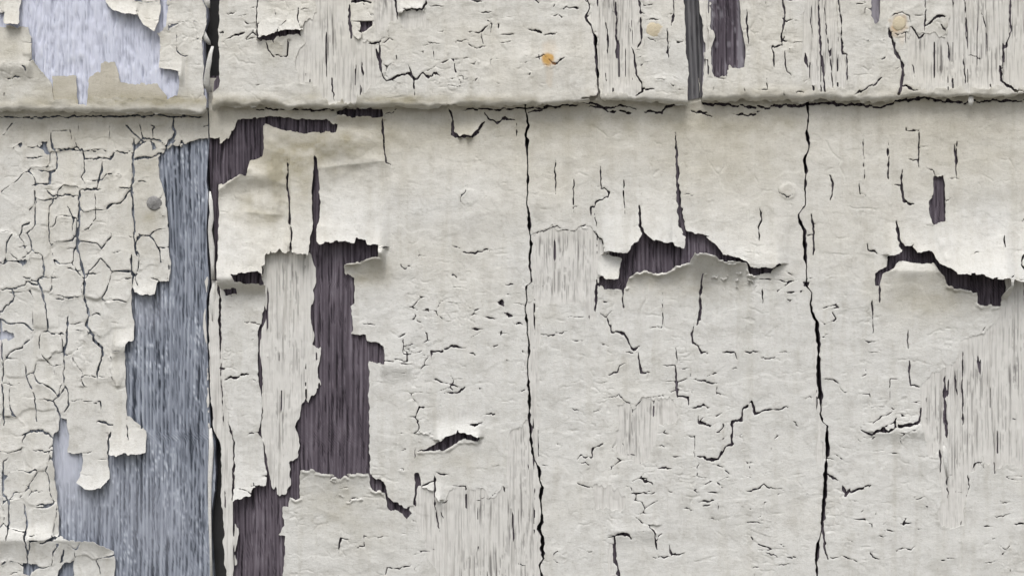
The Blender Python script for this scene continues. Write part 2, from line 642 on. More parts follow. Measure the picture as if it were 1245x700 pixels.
P 1.1 830,240 910,258
P 1.6 705,520 745,530
P 1.8 765,500 810,492
P 2 833,520 847,520
P 1.6 750,600 810,598 825,585
P 2 650,605 660,630 690,640
P 1.9 485,635 530,632
P 1.6 540,620 605,640
P 1.6 915,640 970,630
P 1.6 1085,510 1120,510
P 1.3 1125,472 1185,465
P 2 1200,500 1239,500
P 1.3 1145,415 1185,418
P 1.3 1090,645 1140,640
P 1.1 995,560 997,660
P 1.1 920,660 922,700
P 1.6 1040,300 1050,275 1080,260 1080,240
P 1.8 1025,310 1028,370 1015,400
P 2.6 1125,265 1125,310
P 3 920,220 918,300
P 2 945,290 950,400
P 3 465,480 478,540 480,600 490,640
"""
# lifted places: x range, y of the hinge, y of the free edge, height, side softness
FLAPS_L = [
 (262, 352, 236, 334, 15, 5), (354, 383, 185, 312, 11, 1.5), (386, 464, 225, 300, 12, 12), (418, 466, 345, 312, 12, 4),
 (735, 812, 215, 302, 10, 14), (818, 945, 225, 318, 8, 16), (752, 912, 350, 312, 17, 10), (1084, 1250, 245, 340, 21, 14),
 (1138, 1238, 268, 338, 10, 3), (1078, 1205, 375, 335, 5, 8), (466, 497, 385, 440, 3, 6), (268, 326, 545, 606, 9, 5), 
 (345, 446, 610, 570, 5, 6), (132, 180, 512, 552, 7, 5), (92, 136, 560, 597, 7, 5), (163, 192, 335, 360, 6, 5), (140, 166, 385, 416, 5, 5),
 (552, 590, 138, 168, 6, 5), (533, 582, 505, 530, 6, 8), (505, 536, 575, 616, 8, 6), (410, 466, 158, 144, 7, 6),
 (0, 130, 690, 660, 5, 12), (1060, 1122, 490, 522, 3, 10), (745, 800, 610, 640, 2, 8), (160, 205, 150, 190, 3, 8),
 (730, 755, 315, 336, 5, 4), (1060, 1125, 545, 528, 3, 8),
]
FLAPS_U = [
 (128, 168, -10, 20, 8, 5), (166, 196, -10, 40, 8, 4), (5, 27, -10, 31, 7, 4), (312, 368, 5, 42, 5, 6), (0, 38, 25, 75, 4, 6),
 (30, 66, 95, 70, 5, 6), (325, 352, 70, 46, 3, 4), (190, 222, 45, 86, 3, 4), (486, 515, -10, 12, 4, 4), (108, 200, 122, 100, 3, 8), (430, 462, 20, 52, 3, 6),
]
BUMPS_L = [(420, 170, 50, 26, 6), (310, 215, 40, 14, 5), (958, 232, 11, 11, 1.2), (569, 240, 11, 11, .6), (300, 290, 30, 40, 3), (313, 246, 16, 13, 1.8), (1120, 150, 90, 25, 1.5), (560, 250, 60, 50, 2.5)]
BUMPS_U = [(795, 36, 12, 12, .6), (669, 73, 24, 24, 1.2), (640, 80, 70, 40, 2)]
# stains, and shade painted along the ledge and on down-facing flakes: x, y, rx, ry, strength
DIRT_SHADE_L = [(330, 195, 70, 30, .6), (318, 262, 26, 12, .75), (340, 225, 12, 40, .5), (420, 178, 60, 24, .6), (300, 243, 10, 9, .6), (370, 235, 12, 30, .4), (820, 345, 90, 22, .35),
          (1130, 360, 70, 30, .4), (445, 330, 30, 20, .6), (700, 170, 120, 40, .25), (890, 190, 90, 50, .28), (1180, 190, 90, 50, .2), (180, 247, 16, 30, .35), (180, 285, 18, 26, .35),
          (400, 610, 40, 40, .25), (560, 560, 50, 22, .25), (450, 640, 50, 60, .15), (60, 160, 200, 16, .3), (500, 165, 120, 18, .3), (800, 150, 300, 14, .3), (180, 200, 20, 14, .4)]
DIRT_SHADE_U = [(30, 60, 40, 26, .35), (60, 105, 70, 16, .3), (150, 118, 90, 10, .45), (40, 126, 120, 7, .4), (200, 126, 80, 7, .4), (335, 60, 18, 16, .5), (500, 122, 250, 7, .3), (1000, 113, 260, 8, .35), (1150, 32, 25, 12, .3),
          (640, 40, 30, 12, .15), (420, 122, 200, 8, .4)]
RUST_U = [(667, 73, 8, 9, .9), (668, 64, 10, 14, .16), (795, 36, 9, 9, .15), (1093, 28, 11, 11, .45), (1086, 38, 6, 9, .3), (1096, 44, 4, 12, .15), (668, 92, 5, 14, .12)]
# ------------------------------------------------------------------ helpers: tracing
def pts_of(txt):
    out = []
    for chunk in txt.split('|'):
        t = chunk.split()
        ox, oy, s = TILES[t[0]]
        for p in t[1:]:
            a, b = p.split(','); out.append((ox + float(a) / s, oy + float(b) / s))
    return np.array(out)
def edge_fn(txt):
    p = pts_of(txt); p = p[np.argsort(p[:, 1])]
    return lambda y: np.interp(y, p[:, 1], p[:, 0])
def line_list(txt, n_head):
    for ln in txt.strip().split('\n'):
        yield ln
def hash2(ix, iy, seed):
    h = (ix.astype(np.int64) * 374761393 + iy.astype(np.int64) * 668265263 + seed * 974711) & 0xFFFFFFFF
    h = ((h ^ (h >> 13)) * 1274126177) & 0xFFFFFFFF
    h = ((h ^ (h >> 15)) * 2246822519) & 0xFFFFFFFF
    return ((h ^ (h >> 16)) & 0xFFFFFF) / float(0xFFFFFF)
def vnoise(x, y, seed):
    """smooth value noise in -1..1"""
    x0 = np.floor(x); y0 = np.floor(y); fx = x - x0; fy = y - y0
    ix = x0.astype(np.int64); iy = y0.astype(np.int64)
    fx = fx * fx * (3 - 2 * fx); fy = fy * fy * (3 - 2 * fy)
    a = hash2(ix, iy, seed); b = hash2(ix + 1, iy, seed); c = hash2(ix, iy + 1, seed); d_ = hash2(ix + 1, iy + 1, seed)
    return ((a * (1 - fx) + b * fx) * (1 - fy) + (c * (1 - fx) + d_ * fx) * fy) * 2 - 1
def fbm(x, y, seed, oct=3):
    s = 0; a = 1; t = 0
    for k in range(oct):
        s = s + a * vnoise(x, y, seed + k * 17); t += a; a *= .5; x = x * 2.03 + 3.7; y = y * 2.03 + 1.3
    return s / t
def sstep(a, b, x):
    t = np.clip((x - a) / (b - a), 0, 1); return t * t * (3 - 2 * t)

def hairs(x, y, p, L, seed, share, wmin=.45, wmax=1.0):
    """long thin lines along the grain, one per band of width p, broken into pieces about L long"""
    out = np.zeros(x.shape); c0 = np.floor(x / p).astype(np.int64)
    for k in (-1, 0, 1):
        c = c0 + k; h = hash2(c, c * 0, seed)
        s = y / L + hash2(c, c * 0 + 1, seed) * 7; j = np.floor(s).astype(np.int64); f = s - j
        on = hash2(c, j, seed + 1) < share; ln = .35 + .65 * hash2(c, j, seed + 2); st = hash2(c, j, seed + 3) * (1 - ln)
        u = (f - st) / ln; tap = np.clip(np.minimum(u, 1 - u) * 6, 0, 1) * ((u > 0) & (u < 1))
        w_ = (wmin + (wmax - wmin) * hash2(c, j, seed + 4)) * (.4 + .6 * tap)
        out = np.maximum(out, on * tap ** .5 * np.clip((w_ - np.abs(x - (c + .15 + .7 * h) * p)) / .55 + .5, 0, 1))
    return out

def axis(lo, f0, f1, hi, st, grow=1.22, mx=14):
    mid = list(np.arange(f0, f1 + st * .5, st)); a = []; v = mid[0]; s = st
    while v > lo: s = min(s * grow, mx); v -= s; a.append(v)
    b = []; v = mid[-1]; s = st
    while v < hi: s = min(s * grow, mx); v += s; b.append(v)
    return np.array(a[::-1] + mid + b)

class Field:
    """distance fields and heights over one course of the wall"""
    def __init__(self, xs, ys, seed):
        self.xs, self.ys = xs, ys
        self.X, self.Y = np.meshgrid(xs, ys)
        X, Y = self.X, self.Y
        col_id = np.floor(X / 5.2 + .35 * vnoise(X / 9, Y * 0, seed + 1))
        stair = hash2(col_id, np.floor(Y / 40), seed + 2) * 2 - 1                     # paint breaks in steps along the grain
        self.WX = X + .75 * vnoise(X / 3.1, Y / 4.1, seed + 3) + 1.0 * vnoise(X / 11, Y / 13, seed + 4)
        self.WY = Y + .7 * vnoise(X / 2.7, Y / 3.9, seed + 5) + .9 * vnoise(X / 9, Y / 10, seed + 6) + 1.25 * stair
        self.wmod = .95 + .5 * vnoise(X / 5, Y / 5, seed + 7) + .25 * vnoise(X / 2.3, Y / 2.3, seed + 8)
    def win(self, p, m):
        x0, y0 = p.min(0) - m; x1, y1 = p.max(0) + m
        return (slice(max(0, np.searchsorted(self.ys, y0)), np.searchsorted(self.ys, y1)), slice(max(0, np.searchsorted(self.xs, x0)), np.searchsorted(self.xs, x1)))
    def poly(self, p, fuzzy=0.0, m=26):
        """(window, signed distance: positive outside)"""
        w_ = self.win(p, m); x = self.WX[w_]; y = self.WY[w_]
        if fuzzy:
            y = y + fuzzy * vnoise(self.X[w_] / 2.6, self.Y[w_] / 30, 91) + fuzzy * .6 * vnoise(self.X[w_] / 6, self.Y[w_] / 50, 92)
        if x.size == 0: return w_, x
        dist = np.full(x.shape, 1e9); ins = np.zeros(x.shape, bool)
        n = len(p)
        for i in range(n):
            ax, ay = p[i]; bx, by = p[(i + 1) % n]
            dx, dy = bx - ax, by - ay; L2 = dx * dx + dy * dy + 1e-9
            t = np.clip(((x - ax) * dx + (y - ay) * dy) / L2, 0, 1)
            dist = np.minimum(dist, (x - ax - t * dx) ** 2 + (y - ay - t * dy) ** 2)
            if ay != by:
                c = ((ay > y) != (by > y)) & (x < ax + (y - ay) * dx / (by - ay)); ins ^= c
        dist = np.sqrt(dist)
        return w_, np.where(ins, -dist, dist)
    def crack(self, p, w0, w1, m=16):
        """(window, distance beyond the crack's half width)"""
        w_ = self.win(p, m); x = self.WX[w_]; y = self.WY[w_]
        if x.size == 0: return w_, x
        seg = np.hypot(*(p[1:] - p[:-1]).T); cum = np.concatenate([[0], np.cumsum(seg)]); tot = cum[-1] + 1e-6
        val = np.full(x.shape, 1e9); wm = self.wmod[w_]
        for i in range(len(p) - 1):
            ax, ay = p[i]; bx, by = p[i + 1]; dx, dy = bx - ax, by - ay; L2 = dx * dx + dy * dy + 1e-9
            t = np.clip(((x - ax) * dx + (y - ay) * dy) / L2, 0, 1)
            u = (cum[i] + t * seg[i]) / tot
            wd = (w0 + (w1 - w0) * u)
            if w0 == w1: wd = wd * (.45 + .55 * np.minimum(1, np.minimum(u, 1 - u) * tot / 7))
            val = np.minimum(val, np.hypot(x - ax - t * dx, y - ay - t * dy) - .5 * wd * wm)
        return w_, val
def cut(F, w_, v):
    if v.size: F[w_] = np.minimum(F[w_], v)

# ------------------------------------------------------------------ helpers: meshing
def components(ins):
    ny, nx = ins.shape; lab = np.zeros(ins.shape, np.int32); par = [0]
    def find(a):
        while par[a] != a: par[a] = par[par[a]]; a = par[a]
        return a
    prev = []; runs = []
    for j in range(ny):
        r = np.diff(np.concatenate([[0], ins[j].astype(np.int8), [0]]))
        s = np.flatnonzero(r == 1).tolist(); e = np.flatnonzero(r == -1).tolist(); cur = []; k = 0
        for a, b in zip(s, e):
            l = 0
            while k < len(prev) and prev[k][1] <= a: k += 1
            q = k
            while q < len(prev) and prev[q][0] < b:
                f = find(prev[q][2])
                if l == 0: l = f
                elif f != l: par[f] = l
                q += 1
            if l == 0: l = len(par); par.append(l)
            cur.append((a, b, l)); lab[j, a:b] = l
        prev = cur
    root = np.array([find(i) for i in range(len(par))], np.int32)
    return root[lab]

def make_mesh(name, co, loops, sizes, mats, matidx=None, smooth=True, attrs=None):
    me = bpy.data.meshes.new(name)
    me.vertices.add(len(co)); me.vertices.foreach_set('co', np.ascontiguousarray(co, np.float32).ravel())
    me.loops.add(len(loops)); me.loops.foreach_set('vertex_index', np.ascontiguousarray(loops, np.int32))
    st = np.concatenate([[0], np.cumsum(sizes)[:-1]]).astype(np.int32)
    me.polygons.add(len(sizes)); me.polygons.foreach_set('loop_start', st)
    if matidx is not None: me.polygons.foreach_set('material_index', np.ascontiguousarray(matidx, np.int32))
    me.polygons.foreach_set('use_smooth', np.full(len(sizes), smooth))
    for m in mats: me.materials.append(m)
    if attrs:
        for k, v in attrs.items():
            a = me.attributes.new(k, 'FLOAT', 'POINT'); a.data.foreach_set('value', np.ascontiguousarray(v, np.float32))
    me.update(calc_edges=True)
    return me
def to_world(x, y, h, base):
    k = 1 - base / CAM                     # the upper course lies nearer; its tracing is brought to its own distance
    return np.stack([(x - 622.5) * k * S, -(base + h) * S, ZC + (350 - y) * k * S], -1)
def link(name, me, parent, label=None, kind=None):
    o = bpy.data.objects.new(name, me); col.objects.link(o); o.parent = parent
    if label: o['label'] = label
    if kind: o['kind'] = kind
    return o

def film(fl, F, H, lift, thick, base, mats, owner, names, attrs, min_area=3, part_area=70, stuff_name=None, split=None):
    """marching squares over F > 0, height H; every connected flake becomes an object of its own"""
    xs, ys = fl.xs, fl.ys; ny, nx = F.shape
    F = np.where(np.abs(F) < .02, .02, F)
    ins = F > 0
    lab = components(ins)
    if split is not None:                      # hairline cracks part flakes that still touch
        l2 = components(ins & ~split); l2[l2 > 0] += lab.max()
        for _ in range(5):
            for a, b in (((slice(1, None), slice(None)), (slice(None, -1), slice(None))), ((slice(None, -1), slice(None)), (slice(1, None), slice(None))), ((slice(None), slice(1, None)), (slice(None), slice(None, -1))), ((slice(None), slice(None, -1)), (slice(None), slice(1, None)))):
                t = l2[a]; m = (t == 0) & ins[a] & (l2[b] > 0); t[m] = l2[b][m]
        lab = np.where(ins & (l2 > 0), l2, lab)
    nG = ny * nx
    gid = np.arange(nG).reshape(ny, nx)
    ch = ins[:, :-1] != ins[:, 1:]; cv = ins[:-1] != ins[1:]
    hid = np.full(ch.shape, -1); hid[ch] = nG + np.arange(ch.sum()); nH = nG + ch.sum()
    vid = np.full(cv.shape, -1); vid[cv] = nH + np.arange(cv.sum()); NV = nH + cv.sum()
    def lerp(A, ax):
        if ax == 1:
            t = (F[:, :-1] / (F[:, :-1] - F[:, 1:] + 1e-12))[ch]; return A[:, :-1][ch] * (1 - t) + A[:, 1:][ch] * t
        t = (F[:-1] / (F[:-1] - F[1:] + 1e-12))[cv]; return A[:-1][cv] * (1 - t) + A[1:][cv] * t
    def full(A): return np.concatenate([A.ravel(), lerp(A, 1), lerp(A, 0)])
    PX, PY, PH, PL = full(fl.X), full(fl.Y), full(H), full(lift)
    PA = {k: full(v) for k, v in attrs.items()}
    case = (ins[:-1, :-1] * 1 + ins[:-1, 1:] * 2 + ins[1:, 1:] * 4 + ins[1:, :-1] * 8).astype(np.int8)
    a, b, c, dd = gid[:-1, :-1], gid[:-1, 1:], gid[1:, 1:], gid[1:, :-1]
    e0, e1, e2, e3 = hid[:-1], vid[:, 1:], hid[1:], vid[:, :-1]
    ring = [('a', a, 1), ('e3', e3, 0), ('d', dd, 8), ('e2', e2, 0), ('c', c, 4), ('e1', e1, 0), ('b', b, 2), ('e0', e0, 0)]
    ends = {'e3': (1, 8), 'e2': (8, 4), 'e1': (4, 2), 'e0': (2, 1)}
    P = {}; SK = []
    clab = np.maximum(np.maximum(lab[:-1, :-1], lab[:-1, 1:]), np.maximum(lab[1:, 1:], lab[1:, :-1]))
    def emit(m, arrs, names_, labs):
        P.setdefault(len(arrs), []).append((np.stack([q[m] for q in arrs], 1), labs[m]))
        n = len(arrs)
        for i in range(n):
            if names_[i][0] == 'e' and names_[(i + 1) % n][0] == 'e':
                SK.append((np.stack([arrs[(i + 1) % n][m], arrs[i][m]], 1), labs[m]))
    for cs in range(1, 16):
        m = case == cs
        if not m.any(): continue
        if cs == 5:
            emit(m, [a, e3, e0], ['a', 'e3', 'e0'], lab[:-1, :-1]); emit(m, [c, e1, e2], ['c', 'e1', 'e2'], lab[1:, 1:]); continue
        if cs == 10:
            emit(m, [b, e0, e1], ['b', 'e0', 'e1'], lab[:-1, 1:]); emit(m, [dd, e2, e3], ['d', 'e2', 'e3'], lab[1:, :-1]); continue
        sel = []; nm = []
        for n_, arr, bit in ring:
            if bit:
                if cs & bit: sel.append(arr); nm.append(n_)
            else:
                p_, q_ = ends[n_]
                if bool(cs & p_) != bool(cs & q_): sel.append(arr); nm.append(n_)
        emit(m, sel, nm, clab)
    # gather: faces sorted by flake
    fac = []                                   # (array, labels, material)
    for k, lst in P.items():
        A = np.concatenate([q[0] for q in lst]); L = np.concatenate([q[1] for q in lst])
        fac.append((k, A, L, 0))
        up = PL[A].max(1) > 1.2                # lifted paint shows its underside
        if up.any(): fac.append((k, A[up][:, ::-1] + 2 * NV, L[up], 1))
    A = np.concatenate([q[0] for q in SK]); L = np.concatenate([q[1] for q in SK])
    hi = PL[A].max(1) > 2.0
    Q = np.stack([A[:, 0] + NV, A[:, 1] + NV, A[:, 1] + 2 * NV, A[:, 0] + 2 * NV], 1)
    if hi.any(): fac.append((4, Q[hi], L[hi], 1))
    fac.append((4, Q[~hi], L[~hi], 0))
    fs = []
    for k, A, L, mt in fac:
        o = np.argsort(L, kind='stable'); fs.append((k, A[o], L[o], mt))
    cell = np.outer(np.gradient(ys), np.gradient(xs))
    area = np.bincount(lab.ravel(), weights=cell.ravel())
    own = np.bincount(lab.ravel(), weights=owner.ravel()) / np.maximum(1, np.bincount(lab.ravel()))
    labs = [l for l in np.unique(lab) if l > 0 and area[l] >= min_area]
    labs.sort(key=lambda l: -area[l])
    first = {}; bits = {}
    PB = np.tile(np.arange(NV), 3)
    def build(ls, nm, par, kind=None):
        sizes = []; loops = []; mi = []
        for k, A, L, mt in fs:
            for l in ls:
                i0, i1 = np.searchsorted(L, l), np.searchsorted(L, l, 'right')
                if i1 > i0:
                    loops.append(A[i0:i1].ravel()); sizes.append(np.full(i1 - i0, k)); mi.append(np.full(i1 - i0, mt))
        loops = np.concatenate(loops); u, inv = np.unique(loops, return_inverse=True)
        b_ = u % NV; hh = PH[b_] - np.where(u >= 2 * NV, thick, 0)
        pos = to_world(PX[b_], PY[b_], hh, base)
        ctr = pos.mean(0); pl = np.array(par.location)
        me = make_mesh(nm, pos - ctr, inv, np.concatenate(sizes), mats, np.concatenate(mi), True, {k: v[b_] for k, v in PA.items()})
        o = link(nm, me, par, kind=kind); o.location = (ctr - pl).tolist()
        return o
    out = []
    for l in labs:
        par = things[int(round(own[l]))]
        if area[l] < part_area: bits.setdefault(par.name, []).append(l); continue
        n = names[0] if par.name not in first else names[1]
        first[par.name] = 1
        o = build([l], n, par); out.append((o, l))
    for pn, ls in bits.items():
        build(ls, stuff_name or names[1] + '_crumb', bpy.data.objects[pn], 'stuff')
    return out

# ------------------------------------------------------------------ materials
def mat(name):
    m = bpy.data.materials.new(name); m.use_nodes = True
    n = m.node_tree.nodes; l = m.node_tree.links
    return m, n, l, n['Principled BSDF']
def N(n, t, **k):
    x = n.new(t)
    for a, v in k.items(): setattr(x, a, v)
    return x
def noise(n, l, scale, detail=4, rough=.55, vec=None):
    x = N(n, 'ShaderNodeTexNoise'); x.inputs['Scale'].default_value = scale; x.inputs['Detail'].default_value = detail; x.inputs['Roughness'].default_value = rough
    if vec is not None: l.new(vec, x.inputs['Vector'])
    return x
def scaled(n, l, sx, sy, sz):
    g = N(n, 'ShaderNodeNewGeometry'); m = N(n, 'ShaderNodeVectorMath', operation='MULTIPLY'); m.inputs[1].default_value = (sx, sy, sz)
    l.new(g.outputs['Position'], m.inputs[0]); return m.outputs[0]
def ramp(n, l, src, stops):
    r = N(n, 'ShaderNodeValToRGB'); e = r.color_ramp.elements
    while len(e) < len(stops): e.new(.5)
    for q, (p, c) in zip(e, stops): q.position = p; q.color = c if len(c) == 4 else (*c, 1)
    l.new(src, r.inputs[0]); return r.outputs['Color']
def mix(n, l, f, a, b):
    x = N(n, 'ShaderNodeMix', data_type='RGBA')
    for s, v in ((x.inputs[0], f), (x.inputs[6], a), (x.inputs[7], b)):
        if hasattr(v, 'is_linked') or isinstance(v, bpy.types.NodeSocket): l.new(v, s)
        else: s.default_value = v if isinstance(v, float) else (*v, 1)
    return x.outputs[2]
def math_(n, l, op, a, b, clamp=False):
    x = N(n, 'ShaderNodeMath', operation=op); x.use_clamp = clamp
    for s, v in ((x.inputs[0], a), (x.inputs[1], b)):
        if isinstance(v, bpy.types.NodeSocket): l.new(v, s)
        else: s.default_value = v
    return x.outputs[0]
def attr(n, name):
    a = N(n, 'ShaderNodeAttribute'); a.attribute_name = name; return a.outputs['Fac']
def bump(n, l, h, st, dist, bs):
    b = N(n, 'ShaderNodeBump'); b.inputs['Strength'].default_value = st; b.inputs['Distance'].default_value = dist
    l.new(h, b.inputs['Height']); l.new(b.outputs['Normal'], bs.inputs['Normal'])

def paint_mat(name, cool, warm, rough=.62, dirt_shade_col=(.37, .345, .265)):
    m, n, l, bs = mat(name)
    v = scaled(n, l, 1, 1, 1)
    n1 = noise(n, l, 14, 4, .6, v); n2 = noise(n, l, 120, 5, .65, v); n3 = noise(n, l, 900, 4, .8, v)
    wf = math_(n, l, 'ADD', attr(n, 'warm'), math_(n, l, 'MULTIPLY', math_(n, l, 'SUBTRACT', n1.outputs[0], .5), 1.1), True)
    c = mix(n, l, wf, cool, warm)
    # fine mottling, soot held in the pores of the film
    sp = ramp(n, l, n2.outputs[0], [(.30, (.80, .79, .77)), (.52, (1, 1, 1)), (.75, (1.04, 1.035, 1.03))])
    x = N(n, 'ShaderNodeMix', data_type='RGBA', blend_type='MULTIPLY'); x.inputs[0].default_value = .8
    l.new(c, x.inputs[6]); l.new(sp, x.inputs[7]); c = x.outputs[2]
    run = noise(n, l, 1.0, 4, .6, scaled(n, l, 170, 1, 16)); x = N(n, 'ShaderNodeMix', data_type='RGBA', blend_type='MULTIPLY'); x.inputs[0].default_value = .5     # grime that ran down
    l.new(c, x.inputs[6]); l.new(ramp(n, l, run.outputs[0], [(.30, (.80, .785, .74)), (.50, (1, 1, 1)), (.8, (1.03, 1.03, 1.03))]), x.inputs[7]); c = x.outputs[2]
    df = math_(n, l, 'MULTIPLY', attr(n, 'dirt_shade'), math_(n, l, 'MULTIPLY_ADD', n2.outputs[0], 1.1), True)  # real smudges and painted shade share this mask
    c = mix(n, l, df, c, dirt_shade_col)
    c = mix(n, l, attr(n, 'rust'), c, (.56, .34, .11))
    sk = ramp(n, l, n3.outputs[0], [(.28, (.62, .60, .57)), (.40, (.95, .948, .94)), (.50, (1, 1, 1)), (.66, (1.05, 1.05, 1.05))])
    x = N(n, 'ShaderNodeMix', data_type='RGBA', blend_type='MULTIPLY'); x.inputs[0].default_value = .8
    l.new(c, x.inputs[6]); l.new(sk, x.inputs[7]); c = x.outputs[2]
    l.new(c, bs.inputs['Base Color']); bs.inputs['Roughness'].default_value = rough; bs.inputs['Specular IOR Level'].default_value = .32
    hv = scaled(n, l, 1, 1, 2.2)
    h1 = noise(n, l, 560, 6, .8, hv)
    bump(n, l, h1.outputs[0], .5, .0005, bs)
    return m
M_paint = paint_mat('old_paint', (.66, .665, .652), (.655, .632, .56))
M_edge = paint_mat('paint_underside', (.80, .79, .76), (.78, .75, .68), .75)
M_beige = paint_mat('beige_undercoat', (.57, .55, .49), (.55, .52, .45), .75)
M_yellow = paint_mat('yellowed_paint', (.60, .535, .40), (.57, .49, .34), .7)

def thin_mat():
    m, n, l, bs = mat('worn_paint')
    v = scaled(n, l, 1600, 1, 55)
    g = noise(n, l, 1.0, 4, .6, v); g2 = noise(n, l, 1.0, 3, .5, scaled(n, l, 420, 1, 22)); n2 = noise(n, l, 30, 4, .6, scaled(n, l, 1, 1, 1))
    c = ramp(n, l, g.outputs[0], [(.25, (.36, .355, .35)), (.34, (.53, .525, .51)), (.46, (.65, .648, .63)), (.7, (.69, .688, .67))])
    c2 = ramp(n, l, g2.outputs[0], [(.30, (.70, .69, .68)), (.45, (1, 1, 1))])
    x = N(n, 'ShaderNodeMix', data_type='RGBA', blend_type='MULTIPLY'); x.inputs[0].default_value = .8
    c = mix(n, l, math_(n, l, 'POWER', attr(n, 'wear'), 1.0), c, (.15, .145, .145))
    l.new(c, x.inputs[6]); l.new(c2, x.inputs[7])
    wf = math_(n, l, 'MULTIPLY', attr(n, 'warm'), n2.outputs[0], True)
    x2 = N(n, 'ShaderNodeMix', data_type='RGBA', blend_type='MULTIPLY'); l.new(wf, x2.inputs[0]); l.new(x.outputs[2], x2.inputs[6]); x2.inputs[7].default_value = (1, .95, .82, 1)
    l.new(mix(n, l, attr(n, 'rust'), x2.outputs[2], (.42, .24, .10)), bs.inputs['Base Color']); bs.inputs['Roughness'].default_value = .8; bs.inputs['Specular IOR Level'].default_value = .2
    bump(n, l, g.outputs[0], .5, .0006, bs)
    return m
M_thin = thin_mat()
def wood_mat(name, stops, white, wcol, sc_=(1300, 1, 40), hf=1.0):
    m, n, l, bs = mat(name)
    g = noise(n, l, 1.0, 5, .65, scaled(n, l, *sc_)); g2 = noise(n, l, 1.0, 3, .5, scaled(n, l, 260, 1, 14)); sp = noise(n, l, 1.0, 4, .7, scaled(n, l, 900, 1, 260))
    f = math_(n, l, 'ADD', math_(n, l, 'MULTIPLY', attr(n, 'grain'), 1.0), math_(n, l, 'ADD', math_(n, l, 'MULTIPLY', math_(n, l, 'SUBTRACT', g.outputs[0], .5), hf), math_(n, l, 'MULTIPLY', math_(n, l, 'SUBTRACT', g2.outputs[0], .5), .45)), True)
    c = ramp(n, l, f, stops)
    wf = math_(n, l, 'MULTIPLY', ramp(n, l, sp.outputs[0], [(.52, (0, 0, 0)), (.66, (1, 1, 1))]), white)
    wf = math_(n, l, 'MULTIPLY', wf, math_(n, l, 'ADD', attr(n, 'grain'), .15), True)
    c = mix(n, l, wf, c, wcol)
    pale = attr(n, 'pale'); c = mix(n, l, math_(n, l, 'MULTIPLY', pale, math_(n, l, 'MULTIPLY_ADD', g2.outputs[0], 1.0), True), c, wcol)
    l.new(c, bs.inputs['Base Color']); bs.inputs['Roughness'].default_value = .8; bs.inputs['Specular IOR Level'].default_value = .2
    bump(n, l, g.outputs[0], .6, .0008, bs)
    return m
M_silver = wood_mat('silvered_wood', [(.02, (.042, .051, .068)), (.22, (.142, .162, .203)), (.45, (.268, .298, .362)), (.95, (.58, .63, .71))], .25, (.52, .55, .64), (1050, 1, 34), .5)
M_pale = wood_mat('pale_blue_wood', [(.0, (.28, .30, .38)), (.35, (.58, .62, .74)), (1, (.74, .77, .86))], .8, (.64, .67, .80), (700, 1, 50), .6)
M_dark = wood_mat('purple_brown_wood', [(.0, (.024, .020, .026)), (.25, (.066, .055, .070)), (.5, (.128, .110, .134)), (1, (.27, .25, .29))], .2, (.30, .29, .33), (1250, 1, 18), .55)
def plain(name, c, rough=.85, scale=30):
    m, n, l, bs = mat(name)
    q = noise(n, l, scale, 5, .6, scaled(n, l, 1, 1, 1))
    l.new(ramp(n, l, q.outputs[0], [(.3, tuple(v * .6 for v in c)), (.7, tuple(v * 1.25 for v in c))]), bs.inputs['Base Color']); bs.inputs['Roughness'].default_value = rough
    bump(n, l, q.outputs[0], .4, .002, bs); return m
M_felt = plain('building_felt', (.05, .05, .052))
M_board = wood_mat('grey_board_wood', [(.0, (.05, .05, .055)), (.3, (.11, .11, .12)), (.6, (.19, .19, .20))], .3, (.2, .2, .2), (900, 1, 14), .5)
M_ground = plain('soil', (.16, .15, .12), .95, 2)
M_nail = plain('weathered_nail', (.24, .24, .24), .6, 420)
M_rust = plain('rusty_nail', (.26, .13, .06), .8, 900)

# ------------------------------------------------------------------ setting
def sheet(name, m, verts):
    me = bpy.data.meshes.new(name); me.from_pydata(verts, [], [(0, 1, 2, 3)]); me.materials.append(m)
    o = bpy.data.objects.new(name, me); col.objects.link(o); o['kind'] = 'structure'; return o
sheet('ground', M_ground, [(-60, -60, 0), (60, -60, 0), (60, 60, 0), (-60, 60, 0)])
sheet('wall', M_felt, [(-1.2, 20 * S, 0), (1.2, 20 * S, 0), (1.2, 20 * S, 2.6), (-1.2, 20 * S, 2.6)])

# ------------------------------------------------------------------ shingles (things)
BU = 18.0                                   # the upper course lies this much nearer than the lower one
E = {k: edge_fn(v) for k, v in SEAMS.items()}
def wseam(k, y): return np.interp(y, [p[0] for p in SEAM_W[k]], [p[1] for p in SEAM_W[k]]) * .5
far = lambda v: (lambda y: np.full(np.shape(y), float(v)))
jag = lambda y, s_: 1.0 * vnoise(y / 13, y * 0, s_) + .7 * vnoise(y / 4.5, y * 0, s_ + 1)
EDGES_U = [(far(-330), E['U12L']), (E['U12R'], lambda y: E['U23'](y) - wseam('U23', y) + jag(y, 3)), (lambda y: E['U23'](y) + wseam('U23', y) + jag(y, 13), E['U34L']), (E['U34R'], far(1580))]
EDGES_L = [(far(-330), E['L12L']), (E['L12R'], lambda y: E['L23'](y) - wseam('L23', y) + jag(y, 5)), (lambda y: E['L23'](y) + wseam('L23', y) + jag(y, 15), lambda y: E['L34'](y) - wseam('L34', y) + jag(y, 7)), (lambda y: E['L34'](y) + wseam('L34', y) + jag(y, 17), far(1580))]
butt = lambda x: np.interp(x, [p[0] for p in BUTT], [p[1] for p in BUTT]) + 3.0
